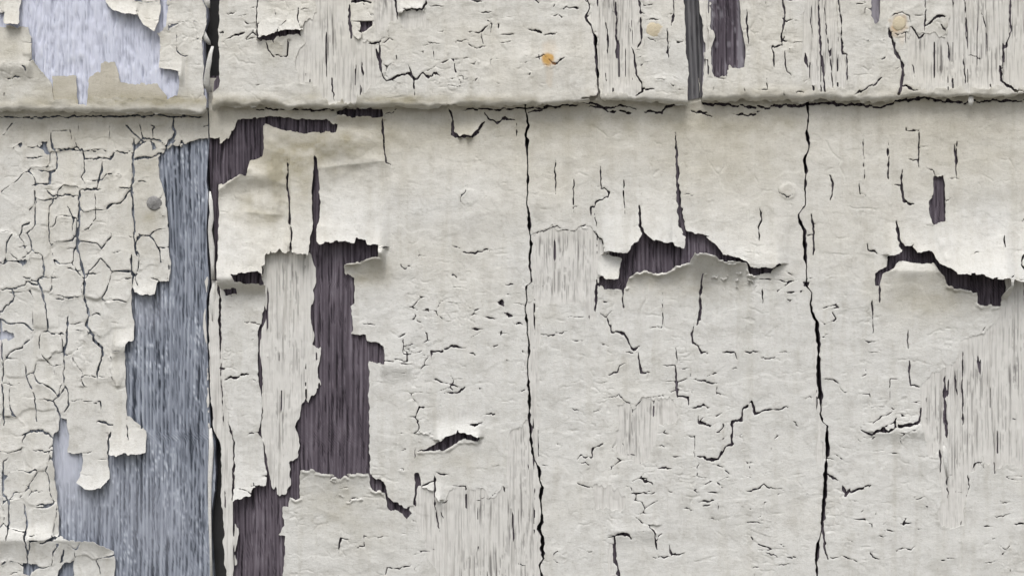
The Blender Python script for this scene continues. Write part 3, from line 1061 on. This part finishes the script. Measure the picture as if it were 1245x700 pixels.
LABELS = [
 'upper left shingle with a pale bluish bare patch ringed by broken cream paint',
 'widest upper shingle with the rust stained nail and cracked paint over worn grain',
 'narrow upper shingle with the round yellowed nail beside the open grey joint',
 'upper right shingle with a purple bare strip at its left end and worn streaky paint',
 'lower left shingle with crazed paint flakes and a broad silver blue bare strip',
 'lower shingle with hanging paint flaps around a long purple brown bare patch',
 'lower shingle with a torn curled opening across its middle between two dark seams',
 'lower right shingle with a big white curling paint flap and small dark patch above',
]
things = []
for i, lb in enumerate(LABELS):
    up = i < 4; ed = (EDGES_U if up else EDGES_L)[i % 4]; y0 = 130.0 if up else 900.0
    a, b = float(ed[0](np.array([y0]))[0]), float(ed[1](np.array([y0]))[0])
    t = bpy.data.objects.new('shingle', None); col.objects.link(t); t.empty_display_size = .01
    t.location = to_world((a + b) / 2, y0, 0, BU if up else 0).tolist()
    t['label'] = lb; t['category'] = 'shingle'; t['group'] = 'painted wooden shingles on the wall'
    things.append(t)

def wood_board(i, ed, y0, y1, base, depth, m, bottom=None, name='bare_wood'):
    ysg = axis(y0, max(y0, -6), min(y1, 706), y1, 3.6)
    ymid = np.clip(350, y0, y1)
    a = max(-330, float(np.min(ed[0](ysg)))); b = min(1580, float(np.max(ed[1](ysg))))
    xg = axis(a, max(a, -6), min(b, 1252), b, 1.15); u = (xg - a) / (b - a)
    u[0] = 0; u[-1] = 1
    xl = ed[0](ysg)[:, None]; xr = ed[1](ysg)[:, None]
    X = xl + (xr - xl) * u[None]; Y = np.repeat(ysg[:, None], len(u), 1)
    if bottom: 
        s = (Y - y0) / (y1 - y0); Y = y0 + s * (np.minimum(y1, bottom(X)) - y0)
    sd = 300 + i * 13
    wob = X + 3.5 * vnoise(X / 60, Y / 160, sd) + .4 * vnoise(X / 9, Y / 160, sd + 1)
    ring_ = .5 + .5 * np.sin((wob / 4.4 + 1.3 * vnoise(X / 26, Y / 420, sd + 2)) * 6.283)
    g = .45 * ring_ + .35 * (.5 + .5 * vnoise(wob / 2.2, Y / 60, sd + 3)) + .2 * (.5 + .5 * vnoise(wob / 1.5, Y / 40, sd + 4))
    wl = wob + .9 * vnoise(X / 10, Y / 22, sd + 10)
    split = hairs(wl, Y, 11, 120, sd + 5, .30, .5, 1.4)
    chk = hairs(wl, Y, 3.4, 55, sd + 7, .6, .35, .8)
    if i % 4 == 0:
        wv = wob + 1.3 * vnoise(X / 7, Y / 13, sd + 11); chk = np.maximum(chk, hairs(wv, Y, 4.2, 26, sd + 14, .75, .5, 1.0)); white = hairs(wv + 2.1, Y, 3.6, 8, sd + 12, .5, .5, 1.1) * np.clip(.35 + vnoise(X / 22, Y / 40, sd + 13), 0, 1)
    else: white = .38 * hairs(wl + 1.7, Y, 3.4, 40, sd + 12, .4, .3, .7) + .35 * np.clip(fbm(X / 24, Y / 18, sd + 16) - .25, 0, 1)
    ring2 = np.sin((wl / 6.2 + 1.0 * vnoise(X / 30, Y / 420, sd + 20)) * 6.283)
    g = (.42 if i % 4 == 0 else .36 + .055 * ring2 + .10 * fbm(X / 40, Y / 90, sd + 21)) + .22 * (g - .5) * 2 + .10 * fbm(X / 26, Y / 60, sd + 15) + .55 * white - (.28 if i == 4 else .36) * chk - .42 * split
    g = np.clip(g, 0, 1)
    Hh = -2.4 + .9 * g - .9 * chk - 1.6 * split + .8 * vnoise(X / 70, Y / 200, sd + 6)
    if i == 0: Hh = Hh + .55 * vnoise(X / 4.2, Y / 6, 73) + .5 * vnoise(X / 9, Y / 16, 74); g = g + .12 * vnoise(X / 4.2, Y / 6, 73)
    pale = np.zeros_like(X)
    if i == 0: pale[:] = .45 + .5 * fbm(X / 16, Y / 9, 71)
    if i == 4:
        for cx, cy, rx, ry, s in [(90, 590, 60, 60, .45), (80, 545, 16, 40, .8), (8, 407, 20, 14, 1), (175, 375, 22, 26, .45), (190, 640, 40, 60, .25)]:
            pale += s * np.exp(-((X - cx) / rx) ** 2 - ((Y - cy) / ry) ** 2)
    if i == 3: pale += .45 * sstep(.4, .7, vnoise(X / 3, Y / 9, 72)) + .6 * (np.abs(X - 882) > 15) * (X < 905)
    if i == 3: pale += .8 * np.exp(-((X - 1062) / 9) ** 2)
    ny, nx = X.shape
    top = to_world(X, Y, Hh, base).reshape(-1, 3)
    rim = np.concatenate([np.arange(nx), np.arange(1, ny) * nx + nx - 1, (ny - 1) * nx + np.arange(nx - 2, -1, -1), np.arange(ny - 2, 0, -1) * nx])
    low = to_world(X.ravel()[rim], Y.ravel()[rim], np.full(len(rim), -depth), base)
    id_ = np.arange(ny * nx).reshape(ny, nx)
    q = np.stack([id_[:-1, :-1], id_[1:, :-1], id_[1:, 1:], id_[:-1, 1:]], -1).reshape(-1, 4)
    n0 = ny * nx; k = len(rim); ar = np.arange(k); nx_ = (ar + 1) % k
    sk = np.stack([rim[ar], rim[nx_], n0 + k + nx_, n0 + k + ar], -1); sk[:, 0] = n0 + ar; sk[:, 1] = n0 + nx_
    co_ = np.concatenate([top, top[rim], low]); loops = np.concatenate([q.ravel(), sk.ravel()]); sizes = np.full(len(q) + k, 4)
    gr = np.concatenate([g.ravel(), g.ravel()[rim], np.full(k, .25)]); pa = np.concatenate([pale.ravel(), pale.ravel()[rim], np.zeros(k)])
    pl = np.array(things[i].location)
    me = make_mesh(name, co_ - pl, loops, sizes, [m], None, True, {'grain': gr, 'pale': pa})
    return link(name, me, things[i])
for i in range(4):
    wood_board(i, EDGES_U[i], -210, 140, BU, 18.0, M_pale if i == 0 else M_dark, lambda x: butt(x) - 9)
for i in range(4):
    wood_board(4 + i, EDGES_L[i], 92, 900, 0, 17.0, M_silver if i == 0 else M_dark)

# ------------------------------------------------------------------ paint
def random_cracks(n, x0, x1, y0, y1, seed, w=(1.1, 1.9), L=(6, 20), vert=.2):
    rng = random.Random(seed); out = []
    for _ in range(n):
        x = rng.uniform(x0, x1); y = rng.uniform(y0, y1); ln = rng.uniform(*L); k = rng.randint(2, 4); p = [(x, y)]
        for s in range(k):
            if rng.random() < vert: p.append((p[-1][0] + rng.uniform(-1, 1), p[-1][1] + rng.uniform(.4, 1) * ln / k))
            else: p.append((p[-1][0] + ln / k, p[-1][1] + rng.uniform(-2, 2)))
        out.append((rng.uniform(*w), np.array(p)))
    return out

def crazing(X, Y, cx, cy, seed):
    """(distance to the nearest cell border, cell id noise, tilt) of blocky cells"""
    wa = 3.0 / min(cx, cy); x = X / cx + wa * vnoise(X / 13, Y / 13, seed + 5); y = Y / cy + wa * vnoise(X / 13, Y / 13, seed + 6)
    gx = np.floor(x).astype(np.int64); gy = np.floor(y).astype(np.int64)
    d1 = np.full(X.shape, 9.0); d2 = d1.copy(); idn = np.zeros(X.shape); id2 = np.zeros(X.shape); tx = np.zeros(X.shape); ty = np.zeros(X.shape)
    for a in (-1, 0, 1):
        for b in (-1, 0, 1):
            px = gx + a + .5 + .8 * (hash2(gx + a, gy + b, seed) - .5); py = gy + b + .5 + .8 * (hash2(gx + a, gy + b, seed + 1) - .5)
            ex, ey = np.abs(x - px), np.abs(y - py); d_ = np.maximum(ex, ey) * .7 + .3 * np.hypot(ex, ey)
            nearer = d_ < d1
            hh = hash2(gx + a, gy + b, seed + 2)
            id2 = np.where(nearer, idn, np.where(d_ < d2, hh, id2)); d2 = np.where(nearer, d1, np.minimum(d2, d_)); d1 = np.where(nearer, d_, d1)
            idn = np.where(nearer, hh, idn)
            tx = np.where(nearer, x - px, tx); ty = np.where(nearer, y - py, ty)
    return (d2 - d1) * .55 * (cx + cy) * .5, idn, tx, ty, np.modf((idn + id2) * 977.13 + idn * id2 * 313.7)[0]
def paint_course(up):
    fl = Field(axis(-320, -6, 1251, 1570, 1.05), axis(-205, -6, 139, 140, 1.05) if up else axis(98, 106, 706, 895, 1.1), 5 if up else 50)
    X, Y = fl.X, fl.Y; edges = EDGES_U if up else EDGES_L; base = BU if up else 0.0
    F = np.full(X.shape, -30.0); F2 = F.copy(); owner = np.zeros(X.shape)
    wx = fl.WX - X
    for i, (l_, r_) in enumerate(edges):
        d_ = np.minimum(X - l_(fl.ys)[:, None], r_(fl.ys)[:, None] - X) + .9 * wx + 1.0 * vnoise(X / 4, Y / 9, 90)
        owner = np.where(d_ > F, i + (0 if up else 4), owner); F2 = np.maximum(F2, np.minimum(F, d_)); F = np.maximum(F, d_)
    F = np.minimum(F, .5 * (F - F2) - .75)                  # neighbours never run together
    if up:
        F = np.minimum(F, butt(X) + 1.5 * vnoise(X / 7, Y * 0, 77) + .8 * vnoise(X / 2.5, Y * 0, 78) - Y)
    F = np.minimum(F, 30.0); outline = F.copy()
    for ln in (BARE_U if up else BARE_L).strip().split('\n'):
        w_, v = fl.poly(pts_of(ln)); cut(F, w_, v)
    thin = np.full(X.shape, -30.0); wear = np.zeros(X.shape); near = np.ones(X.shape)
    smooth_bits = []
    for ln in (THIN_U if up else THIN_L).strip().split('\n'):
        t = ln.split(' ', 2); cov = float(t[1]); p = pts_of(t[0] + ' ' + t[2])
        w_, v = fl.poly(p, 2.6)
        if v.size == 0: continue
        v = v + 5.5 * fbm(X[w_] / 10, Y[w_] / 24, 40) + 1.6 * vnoise(X[w_] / 3.2, Y[w_] / 14, 41)
        cut(F, w_, v)
        x_, y_ = X[w_], Y[w_]; xx = x_ + 1.3 * vnoise(x_ / 14, y_ / 60, 31) + .35 * vnoise(x_ / 4, y_ / 14, 30)
        md = np.clip(.5 + 1.0 * vnoise(x_ / 19, y_ / 38, 35), 0, 1)
        deep = hairs(xx, y_, 8.5, 75, 33, (1 - cov) * 3.0, .4, 1.2) * (md > .3)                   # splits through to the wood
        sliv = .12 + .6 * vnoise(xx / 3.0, y_ / 34, 33) + .4 * vnoise(xx / 9, y_ / 70, 36) + .3 * vnoise(x_ / 30, y_ / 50, 34) + 1.10 - (1 - cov) * 1.6
        u = np.minimum(4.0 - v, np.minimum((.5 - deep) * 1.6, sliv * 5.0))
        gr = np.maximum(np.maximum(.75 * hairs(xx, y_, 3.1, 46, 95, .62, .3, .7) * (.35 + .65 * md), .9 * hairs(xx, y_, 6.3, 90, 97, .55, .4, .95) * (.4 + .6 * md)), .45 * hairs(xx + .5 * vnoise(x_ / 3, y_ / 6, 29), y_, 2.6, 12, 99, .4, .3, .8) * md)
        fade = 1 - sstep(-19, 1, v)
        u = np.where(v > -8, np.minimum(4.0 - v, np.maximum(u, -v - 5)), u)
        wear[w_] = np.where(v < 6, np.maximum(wear[w_], gr * (.12 + .88 * fade)), wear[w_]); near[w_] = np.where(v < 6, np.minimum(near[w_], 1 - fade), near[w_])
        thin[w_] = np.maximum(thin[w_], u)
    beige = np.full(X.shape, -30.0)
    if up:
        for ln in BEIGE_U.strip().split('\n'):
            t = ln.split(' ', 2); w_, v = fl.poly(pts_of(t[0] + ' ' + t[2])); beige[w_] = np.maximum(beige[w_], 1.5 - v)
    groove = np.zeros(X.shape)
    cracks = []
    for ln in (CRACK_U if up else CRACK_L).strip().split('\n'):
        t = ln.split(' ', 2); a = [float(q) for q in t[1].split('>')]; cracks.append((a[0], a[-1], pts_of(t[0] + ' ' + t[2])))
    if up: rc = random_cracks(30, 270, 1245, 0, 118, 3, (.8, 1.5), (4, 14), .4)
    else:
        rc = random_cracks(16, 460, 650, 300, 700, 4, (.8, 1.9), (4, 18)) + random_cracks(22, 660, 985, 430, 700, 5, (.8, 1.9), (4, 18)) + random_cracks(40, 1005, 1245, 470, 700, 6, (.8, 1.4), (3, 14)) + random_cracks(8, 0, 160, 150, 690, 7, (.8, 1.3), (8, 26), .3) + random_cracks(14, 480, 980, 150, 430, 8, (.8, 1.2), (6, 16), .4)
    cracks += [(a, a, p) for a, p in rc]
    for a, b, p in cracks:
        if not up and p[:, 0].mean() < 255: a *= 1.12; b *= 1.12                          # the crazed film on the first shingle gapes wider
        w_, v = fl.crack(p, max(a, .9), max(b, .9) if b != a else max(a, .9))
        if v.size == 0: continue
        if max(a, b) >= 1.2: cut(F, w_, v); thin[w_] = np.minimum(thin[w_], v)
        g = np.clip(1 - (v + .6) / 1.3, 0, 1); groove[w_] = np.maximum(groove[w_], g)
    # crazing: a net of fine cracks, complete on the first lower shingle, broken on the others
    if up: nets = [(34, 26, 41, X < 1e9, .27, 1.2), (16, 12, 47, X < 1e9, .11, 1.0)]
    else: nets = [(32, 36, 42, (owner == 4) & ~((X > 84) & (X < 190) & (Y > 470) & (Y < 605)), .52, 1.5),  (34, 17, 44, (owner > 4) & (Y > 330), .17, 1.2), (18, 9, 45, (owner > 4) & (Y > 300), .10, 1.0), (40, 50, 46, (owner > 4) & (Y < 330), .06, 1.0)]
    split = np.zeros(X.shape, bool); tilt = np.zeros(X.shape); cz = np.full(X.shape, 30.0)
    inner = sstep(14, 20, butt(X) - Y) if up else sstep(10, 20, Y - butt(X))
    for cx, cy, sd, where, share, wd in nets:
        q, idn, tx, ty, pair = crazing(X, Y, cx, cy, sd)
        m_ = .5 + .5 * fbm(X / 46, Y / 42, sd + 100, 2) * 1.5 + .28 * vnoise(X / 7, Y / 7, sd + 3) + .12 * vnoise(X / 2.5, Y / 2.5, sd + 4)
        open_ = np.clip((share - 1 + m_) * 4 + .5, 0, 1) * where * (inner > .5)
        if sd == 42: open_ = np.where(pair < share, np.clip(.66 + .6 * (m_ - .3), .55, 1.15), np.clip((m_ - .75) * 4, 0, .6) * (pair < .8)) * where * (inner > .5)
        half = .5 * wd * open_ * fl.wmod
        v = np.where(open_ > .02, q - half, 30)
        hair = open_ > .02
        if wd >= 1.2: F = np.minimum(F, np.where(half > .36, v, 30))
        groove = np.maximum(groove, np.where(hair, np.clip(1 - (v + .3) / .9, 0, 1), 0) * np.clip(open_ * 1.3, 0, 1))
        if sd == 42: split = (q < .8) & (pair < .8) & (owner == 4)
        cz = np.minimum(cz, np.where(open_ > .4, q, 30))
        if not up and sd == 42:
            tilt = where * (1.1 * (idn - .5) + (hash2((idn * 9999).astype(int), np.zeros(X.shape, int), 3) - .5) * 3.2 * tx + (hash2((idn * 9999).astype(int), np.zeros(X.shape, int), 4) - .35) * 3.4 * ty) * sstep(-1, 2.5, q) * .75
            tilt += where * .38 * np.exp(-q / 4.0) * np.clip(open_ + .35, 0, 1)
    # heights of the film above the wood
    dist = np.clip(F, 0, 30)
    und = 1.1 * fbm(X / 75, Y / 60, 11) + .42 * fbm(X / 24, Y / 15, 12) + .13 * fbm(X / 8, Y / 4, 13)
    if up: und = und + .35 * fbm(X / 11, Y / 10, 14)
    curl = (.55 + .8 * fbm(X / 28, Y / 28, 15)) * np.exp(-dist / 5.0)
    if not up: curl = np.where(owner == 4, curl * 1.05, .55 * curl)
    lift = np.zeros(X.shape)
    for x0, x1, ya, yb, A, sft in (FLAPS_U if up else FLAPS_L):
        t = np.clip((Y - ya) / (yb - ya), 0, 1.15)
        wd = sstep(x0 - sft, x0 + sft * .3, X) * (1 - sstep(x1 - sft * .3, x1 + sft, X))
        edge = 1.0 if yb > ya else -1.0
        past = 1 - sstep(0, 24, (Y - yb) * edge - 2)           # nothing far beyond the free edge
        wav = 1 + .25 * vnoise(X / 16, Y * 0, int(x0) + 7)
        lf = A * t ** 1.9 * wd * past * wav
        # only the paint that still hangs on the hinge is lifted, not what lies across the crack
        lo, hi_ = min(ya, yb + 30 * edge), max(ya, yb + 30 * edge)
        w_ = (slice(np.searchsorted(fl.ys, lo), np.searchsorted(fl.ys, hi_)), slice(np.searchsorted(fl.xs, x0 - sft), np.searchsorted(fl.xs, x1 + sft)))
        sub = F[w_] > .3
        if sub.size == 0: continue
        inx = (fl.xs[w_[1]] >= x0 + 1.5) & (fl.xs[w_[1]] <= x1 - 1.5); c0, c1 = np.flatnonzero(inx)[[0, -1]]
        lb = np.zeros(sub.shape, np.int32); lb[:, c0:c1 + 1] = components(sub[:, c0:c1 + 1])
        hinge = np.unique(lb[:max(2, int(abs(yb - ya) * .3))] if edge > 0 else lb[-max(2, int(abs(yb - ya) * .3)):])
        keep = np.isin(lb, hinge[hinge > 0])
        keep[:, :c0] = keep[:, c0:c0 + 1]; keep[:, c1 + 1:] = keep[:, c1:c1 + 1]
        # carry the state of the nearest paint into the crack itself
        for _ in range(3):
            k2 = keep.copy(); k2[1:] |= keep[:-1] & ~sub[1:]; k2[:-1] |= keep[1:] & ~sub[:-1]; k2[:, 1:] |= keep[:, :-1] & ~sub[:, 1:]; k2[:, :-1] |= keep[:, 1:] & ~sub[:, :-1]; keep = k2
        lift[w_] = np.maximum(lift[w_], np.where(keep, lf[w_], 0))
    bl = np.zeros(X.shape)
    for cx, cy, rx, ry, A in (BUMPS_U if up else BUMPS_L):
        r = np.sqrt(((X - cx) / rx) ** 2 + ((Y - cy) / ry) ** 2)
        bl += A * ((1 - sstep(.75, 1.1, r)) if rx < 16 else np.exp(-r * r * 1.6))
    curl = curl + .10 * np.exp(-cz / 3.0) * (.6 + .6 * vnoise(X / 20, Y / 20, 19))
    # edges of older coats ghosting through the film, and creases in the loose sheets
    g1 = fbm(X / 48, Y / 36, 61, 3); g2 = fbm(X / 30, Y / 40, 62, 3)
    coat = .26 * sstep(-.03, .03, g1 - .14) + .20 * sstep(-.025, .025, g2 - .26)
    creas = np.zeros(X.shape)
    if not up:
        loose = np.clip(np.exp(-((X - 330) / 75) ** 4 - ((Y - 235) / 85) ** 4) + np.exp(-((X - 430) / 60) ** 4 - ((Y - 190) / 50) ** 4) * .8 + .5 * np.exp(-((X - 420) / 75) ** 4 - ((Y - 640) / 60) ** 4) + .6 * np.exp(-((X - 298) / 30) ** 4 - ((Y - 480) / 130) ** 4), 0, 1)
        rx = X * .94 + Y * .34; ry = -X * .34 + Y * .94
        creas = .38 * loose * (3.2 * (.5 - np.abs(vnoise(rx / 46, ry / 17, 63))) + 1.6 * (.5 - np.abs(vnoise(rx / 17, ry / 12, 64))) + 1.2 * (.5 - np.abs(vnoise(X / 9, Y / 34, 65))))
        for ax, ay, bx, by, A, wdt in [(256, 238, 304, 206, 3.0, 5), (352, 205, 352, 330, 2.0, 4), (330, 172, 340, 250, 2.2, 7), (385, 205, 466, 196, 2.4, 9), (300, 258, 345, 262, 1.8, 6), (362, 175, 380, 240, 1.8, 6), (1133, 272, 1146, 316, 2.6, 4)]:
            dx, dy = bx - ax, by - ay; t = np.clip(((X - ax) * dx + (Y - ay) * dy) / (dx * dx + dy * dy), 0, 1)
            dl = np.hypot(X - ax - t * dx, Y - ay - t * dy); creas += A * np.exp(-dl / wdt) * (1 + .4 * vnoise(X / 8, Y / 8, 66))
    rim = np.zeros(X.shape)
    if not up:                                                       # torn lips rolled outwards along their upper edge
        gy = np.gradient(F, fl.ys, axis=0)
        for x0, x1, y0, y1, A in [(750, 918, 303, 352, 4.2), (1083, 1210, 326, 372, 2.6), (412, 468, 306, 336, 3.5), (342, 500, 562, 612, 2.2), (505, 590, 522, 552, 2.5), (1120, 1215, 352, 388, 2.0)]:
            bx = sstep(x0 - 4, x0 + 4, X) * (1 - sstep(x1 - 4, x1 + 4, X)) * sstep(y0 - 3, y0 + 3, Y) * (1 - sstep(y1 - 6, y1 + 6, Y))
            rim = np.maximum(rim, A * bx * np.clip(gy * 1.6 - .3, 0, 1) * np.exp(-((np.clip(F, 0, 30) - 2.1) / 1.7) ** 2) * (.7 + .6 * vnoise(X / 7, Y / 7, 67)))
    Hh = np.where(owner == 4, 1.15, 1.6) + und * np.where(owner == 4, .6, 1) + coat + creas * (1 - .8 * (X > 352) * (X < 385)) + (0 if up else 2.6 * sstep(351, 353.5, X) * (1 - sstep(381.5, 385, X)) * sstep(176, 194, Y) * (1 - sstep(313, 317, Y))) + tilt + np.clip(curl, -.2, 3) + lift + bl + rim - .75 * groove
    lift_full = lift + .0
    if up:
        dd = np.clip(butt(X) + 1.2 * vnoise(X / 9, Y * 0, 79) - Y, 0, 40); rr = 5.5 + 2 * vnoise(X / 30, Y * 0, 80)
        roll = np.where(dd < rr, rr - np.sqrt(np.clip(rr * rr - (rr - dd) ** 2, 0, None)), 0) * 1.25
        Hh = Hh - roll
        Hh += .9 * np.exp(-((dd - 9) / 6) ** 2) * (.5 + vnoise(X / 14, Y / 12, 81))      # runs of paint gathered along the butt
    else:
        q = np.clip(Y - butt(X), 0, 60); Hh = Hh + (3.2 - 1.5 * sstep(640, 800, X) + 2.0 * vnoise(X / 40, Y * 0, 82) + 2 * vnoise(X / 11, Y * 0, 83)) * np.exp(-q / 6.5)
    warm = np.clip(.75 - (Y - 120) / 330 + .3 * fbm(X / 110, Y / 80, 21), 0, 1) if not up else np.clip(.35 + .3 * fbm(X / 70, Y / 50, 22), 0, 1)
    if not up: warm = np.where(owner == 4, warm * .45 + .12, warm)
    dirt_shade = np.zeros(X.shape); brk = .65 + .6 * fbm(X / 15, Y / 11, 23)
    for cx, cy, rx, ry, s in (DIRT_SHADE_U if up else DIRT_SHADE_L): dirt_shade += 1.5 * s * np.exp(-((X - cx) / rx) ** 2 - ((Y - cy) / ry) ** 2) * brk  # smudges, with shade of ledge and lifted flakes painted in
    rust = np.zeros(X.shape)
    for cx, cy, rx, ry, s in (RUST_U if up else []):
        r = np.sqrt(((X - cx) / rx) ** 2 + ((Y - cy) / ry) ** 2) + .25 * vnoise(X / 5, Y / 5, 24); rust += s * (1 - sstep(.6, 1.25, r))
    at = dict(warm=warm, dirt_shade=np.clip(dirt_shade, 0, 1), rust=np.clip(rust, 0, 1))
    res = film(fl, F, Hh, lift_full, 1.9, base, [M_paint, M_edge], owner, ('paint_coat', 'paint_flake'), at, stuff_name='paint_crumbs', split=None if up else (split | ((owner == 4) & (groove > .3))))
    at['wear'] = wear
    film(fl, np.minimum(thin, outline), .85 + .6 * und + near * (.45 + .4 * und + coat) - 1.0 * wear + .25 * vnoise(X / 2.5, Y / 9, 39) + (-roll if up else 0), np.zeros(X.shape), 1.5, base, [M_thin, M_thin], owner, ('worn_paint', 'worn_paint'), at, min_area=6, part_area=260, stuff_name='worn_paint_shreds')
    if up: film(fl, np.minimum(beige, outline), 1.0 + .4 * und - roll, np.zeros(X.shape), 1.6, base, [M_beige, M_beige], owner, ('beige_undercoat', 'beige_undercoat'), at, stuff_name='undercoat_crumbs')
    return res
paint_course(False)
paint_course(True)

# ------------------------------------------------------------------ nails, slivers, small things
def disc(name, x, y, h, r, dome, m, par, base, seed=1, label=None):
    rng = random.Random(seed); vs = []; fs = []; n = 18
    prof = [(1.0, -2.0), (1.0, -.3), (.9, 0.0), (.55, dome * .8), (.25, dome)]
    for a, z in prof:
        for k in range(n):
            th = 2 * math.pi * k / n; rr = r * a * (1 + .06 * math.sin(2 * th + seed) + rng.uniform(-.03, .03))
            vs.append(to_world(x + rr * math.cos(th), y + rr * math.sin(th), h + z + rng.uniform(-.12, .12), base))
    vs.append(to_world(x, y, h + dome, base))
    for a in range(len(prof) - 1):
        for k in range(n): fs.append((a * n + k, (a + 1) * n + k, (a + 1) * n + (k + 1) % n, a * n + (k + 1) % n))
    t = (len(prof) - 1) * n
    for k in range(n): fs.append((t + k, len(vs) - 1, t + (k + 1) % n))
    vs = np.array(vs); c = vs.mean(0)
    me = bpy.data.meshes.new(name); me.from_pydata([tuple(v) for v in vs - c], [], fs); me.materials.append(m)
    for nm in ('warm', 'dirt_shade', 'rust'): me.attributes.new(nm, 'FLOAT', 'POINT')
    me.polygons.foreach_set('use_smooth', [True] * len(fs)); me.update()
    o = link(name, me, par, label); o.location = (c - np.array(par.location)).tolist(); return o
disc('nail_head', 188, 247, 2.4, 9, .6, M_nail, things[4], 0, 1, 'bare grey nail head')
disc('nail_head', 795.5, 36.5, 2.8, 9.8, .5, M_yellow, things[2], BU, 2, 'yellowed painted nail head')
disc('nail_head', 1092.5, 29, 2.45, 8.5, .5, M_yellow, things[3], BU, 4, 'tan painted nail head')
disc('nail_head', 669, 76, 3.0, 7.5, .7, M_rust, things[1], BU, 3, 'rusty nail head breaking through the paint')

def ribbon(name, pts, width, m, par, base, thick=.9, label=None):
    """a curled sliver of paint: pts are (x, y, height), bent across its width"""
    p = np.array(pts, float); n = len(p); vs = []; fs = []; kx = 5
    rng = random.Random(int(p[0, 0]) + 5)
    for side in (0, 1):
        for i in range(n):
            wd = width[i] if hasattr(width, '__len__') else width
            for k in range(kx):
                u = k / (kx - 1) - .5
                vs.append(to_world(p[i, 0] + u * wd + rng.uniform(-.7, .7), p[i, 1] + rng.uniform(-.3, .3), p[i, 2] - 1.8 * u * u * wd / 5 - side * thick, base))
    m0 = n * kx
    for i in range(n - 1):
        for k in range(kx - 1):
            a = i * kx + k; fs.append((a, a + kx, a + kx + 1, a + 1)); a += m0; fs.append((a, a + 1, a + kx + 1, a + kx))
    for i in range(n - 1):
        for k in (0, kx - 1):
            a = i * kx + k; q = (a, a + kx, a + kx + m0, a + m0); fs.append(q[::-1] if k == 0 else q)
    for i in (0, n - 1):
        for k in range(kx - 1):
            a = i * kx + k; q = (a, a + 1, a + 1 + m0, a + m0); fs.append(q[::-1] if i else q)
    vs = np.array(vs); c = vs.mean(0)
    me = bpy.data.meshes.new(name); me.from_pydata([tuple(v) for v in vs - c], [], fs); me.materials.append(m)
    for nm in ('warm', 'dirt_shade', 'rust'): me.attributes.new(nm, 'FLOAT', 'POINT')
    me.polygons.foreach_set('use_smooth', [True] * len(fs)); me.update()
    o = link(name, me, par, label); o.location = (c - np.array(par.location)).tolist(); return o
ribbon('paint_curl', [(259, 57, 4), (257.5, 66, 7), (255.5, 76, 8), (253.5, 88, 6), (251.5, 102, 2), (252, 112, -4)], [2, 4.5, 5.5, 6.5, 8, 8], M_paint, things[0], BU, label='bright white curled sliver hanging in the dark joint')
ribbon('paint_curl', [(251, -6, 2), (252, 4, 3), (254, 10, 0)], [8, 7, 3], M_paint, things[0], BU)
ribbon('paint_curl', [(247, 36, 0), (249, 44, 1), (252, 50, 0), (254, 54, -4)], [3, 6, 7, 3], M_paint, things[0], BU)
ribbon('paint_curl', [(256, 233, 3), (257, 245, 6), (258, 258, 7), (257.5, 268, 6), (256, 280, 5), (258, 300, 5), (259, 322, 5), (260, 340, 4)], [2, 4, 4, 6, 5, 7, 5, 4], M_paint, things[5], 0, label='white curled edge strip of paint along the joint')
ribbon('paint_curl', [(260, 344, 1.5), (259, 356, 2.6), (258, 372, 2), (258, 400, 1)], [2, 6, 7, 5], M_paint, things[5], 0)
ribbon('paint_curl', [(256, 520, 1), (257, 545, 1.5), (255, 580, 1), (255, 620, 1.2), (256, 660, 1), (257, 715, 1)], [4, 5, 4.5, 3.5, 3, 3], M_paint, things[4], 0)
ribbon('paint_curl', [(1147, 541, 1.5), (1148, 548, 3), (1149.5, 562, 3), (1151, 580, 1.5)], [2, 5.5, 5, 2], M_paint, things[7], 0, label='small raised splinter in the worn grain')
ribbon('paint_drip', [(1182, 112, -6), (1182, 117, -3), (1181.5, 123, -2), (1181.5, 129, -4)], [4, 6, 6.5, 4], M_paint, things[3], BU)
ribbon('paint_fringe', [(411, 141.5, 5), (411.5, 144, 9), (411.5, 145, 8)], [2, 3, 2], M_paint, things[5], 0) if False else None
# the grey board that shows through the open joint between two upper shingles
wood_board(2, (far(827), far(866)), -205, 140, BU - 9, 8, M_board, lambda x: butt(x) - 7, 'joint_strip')
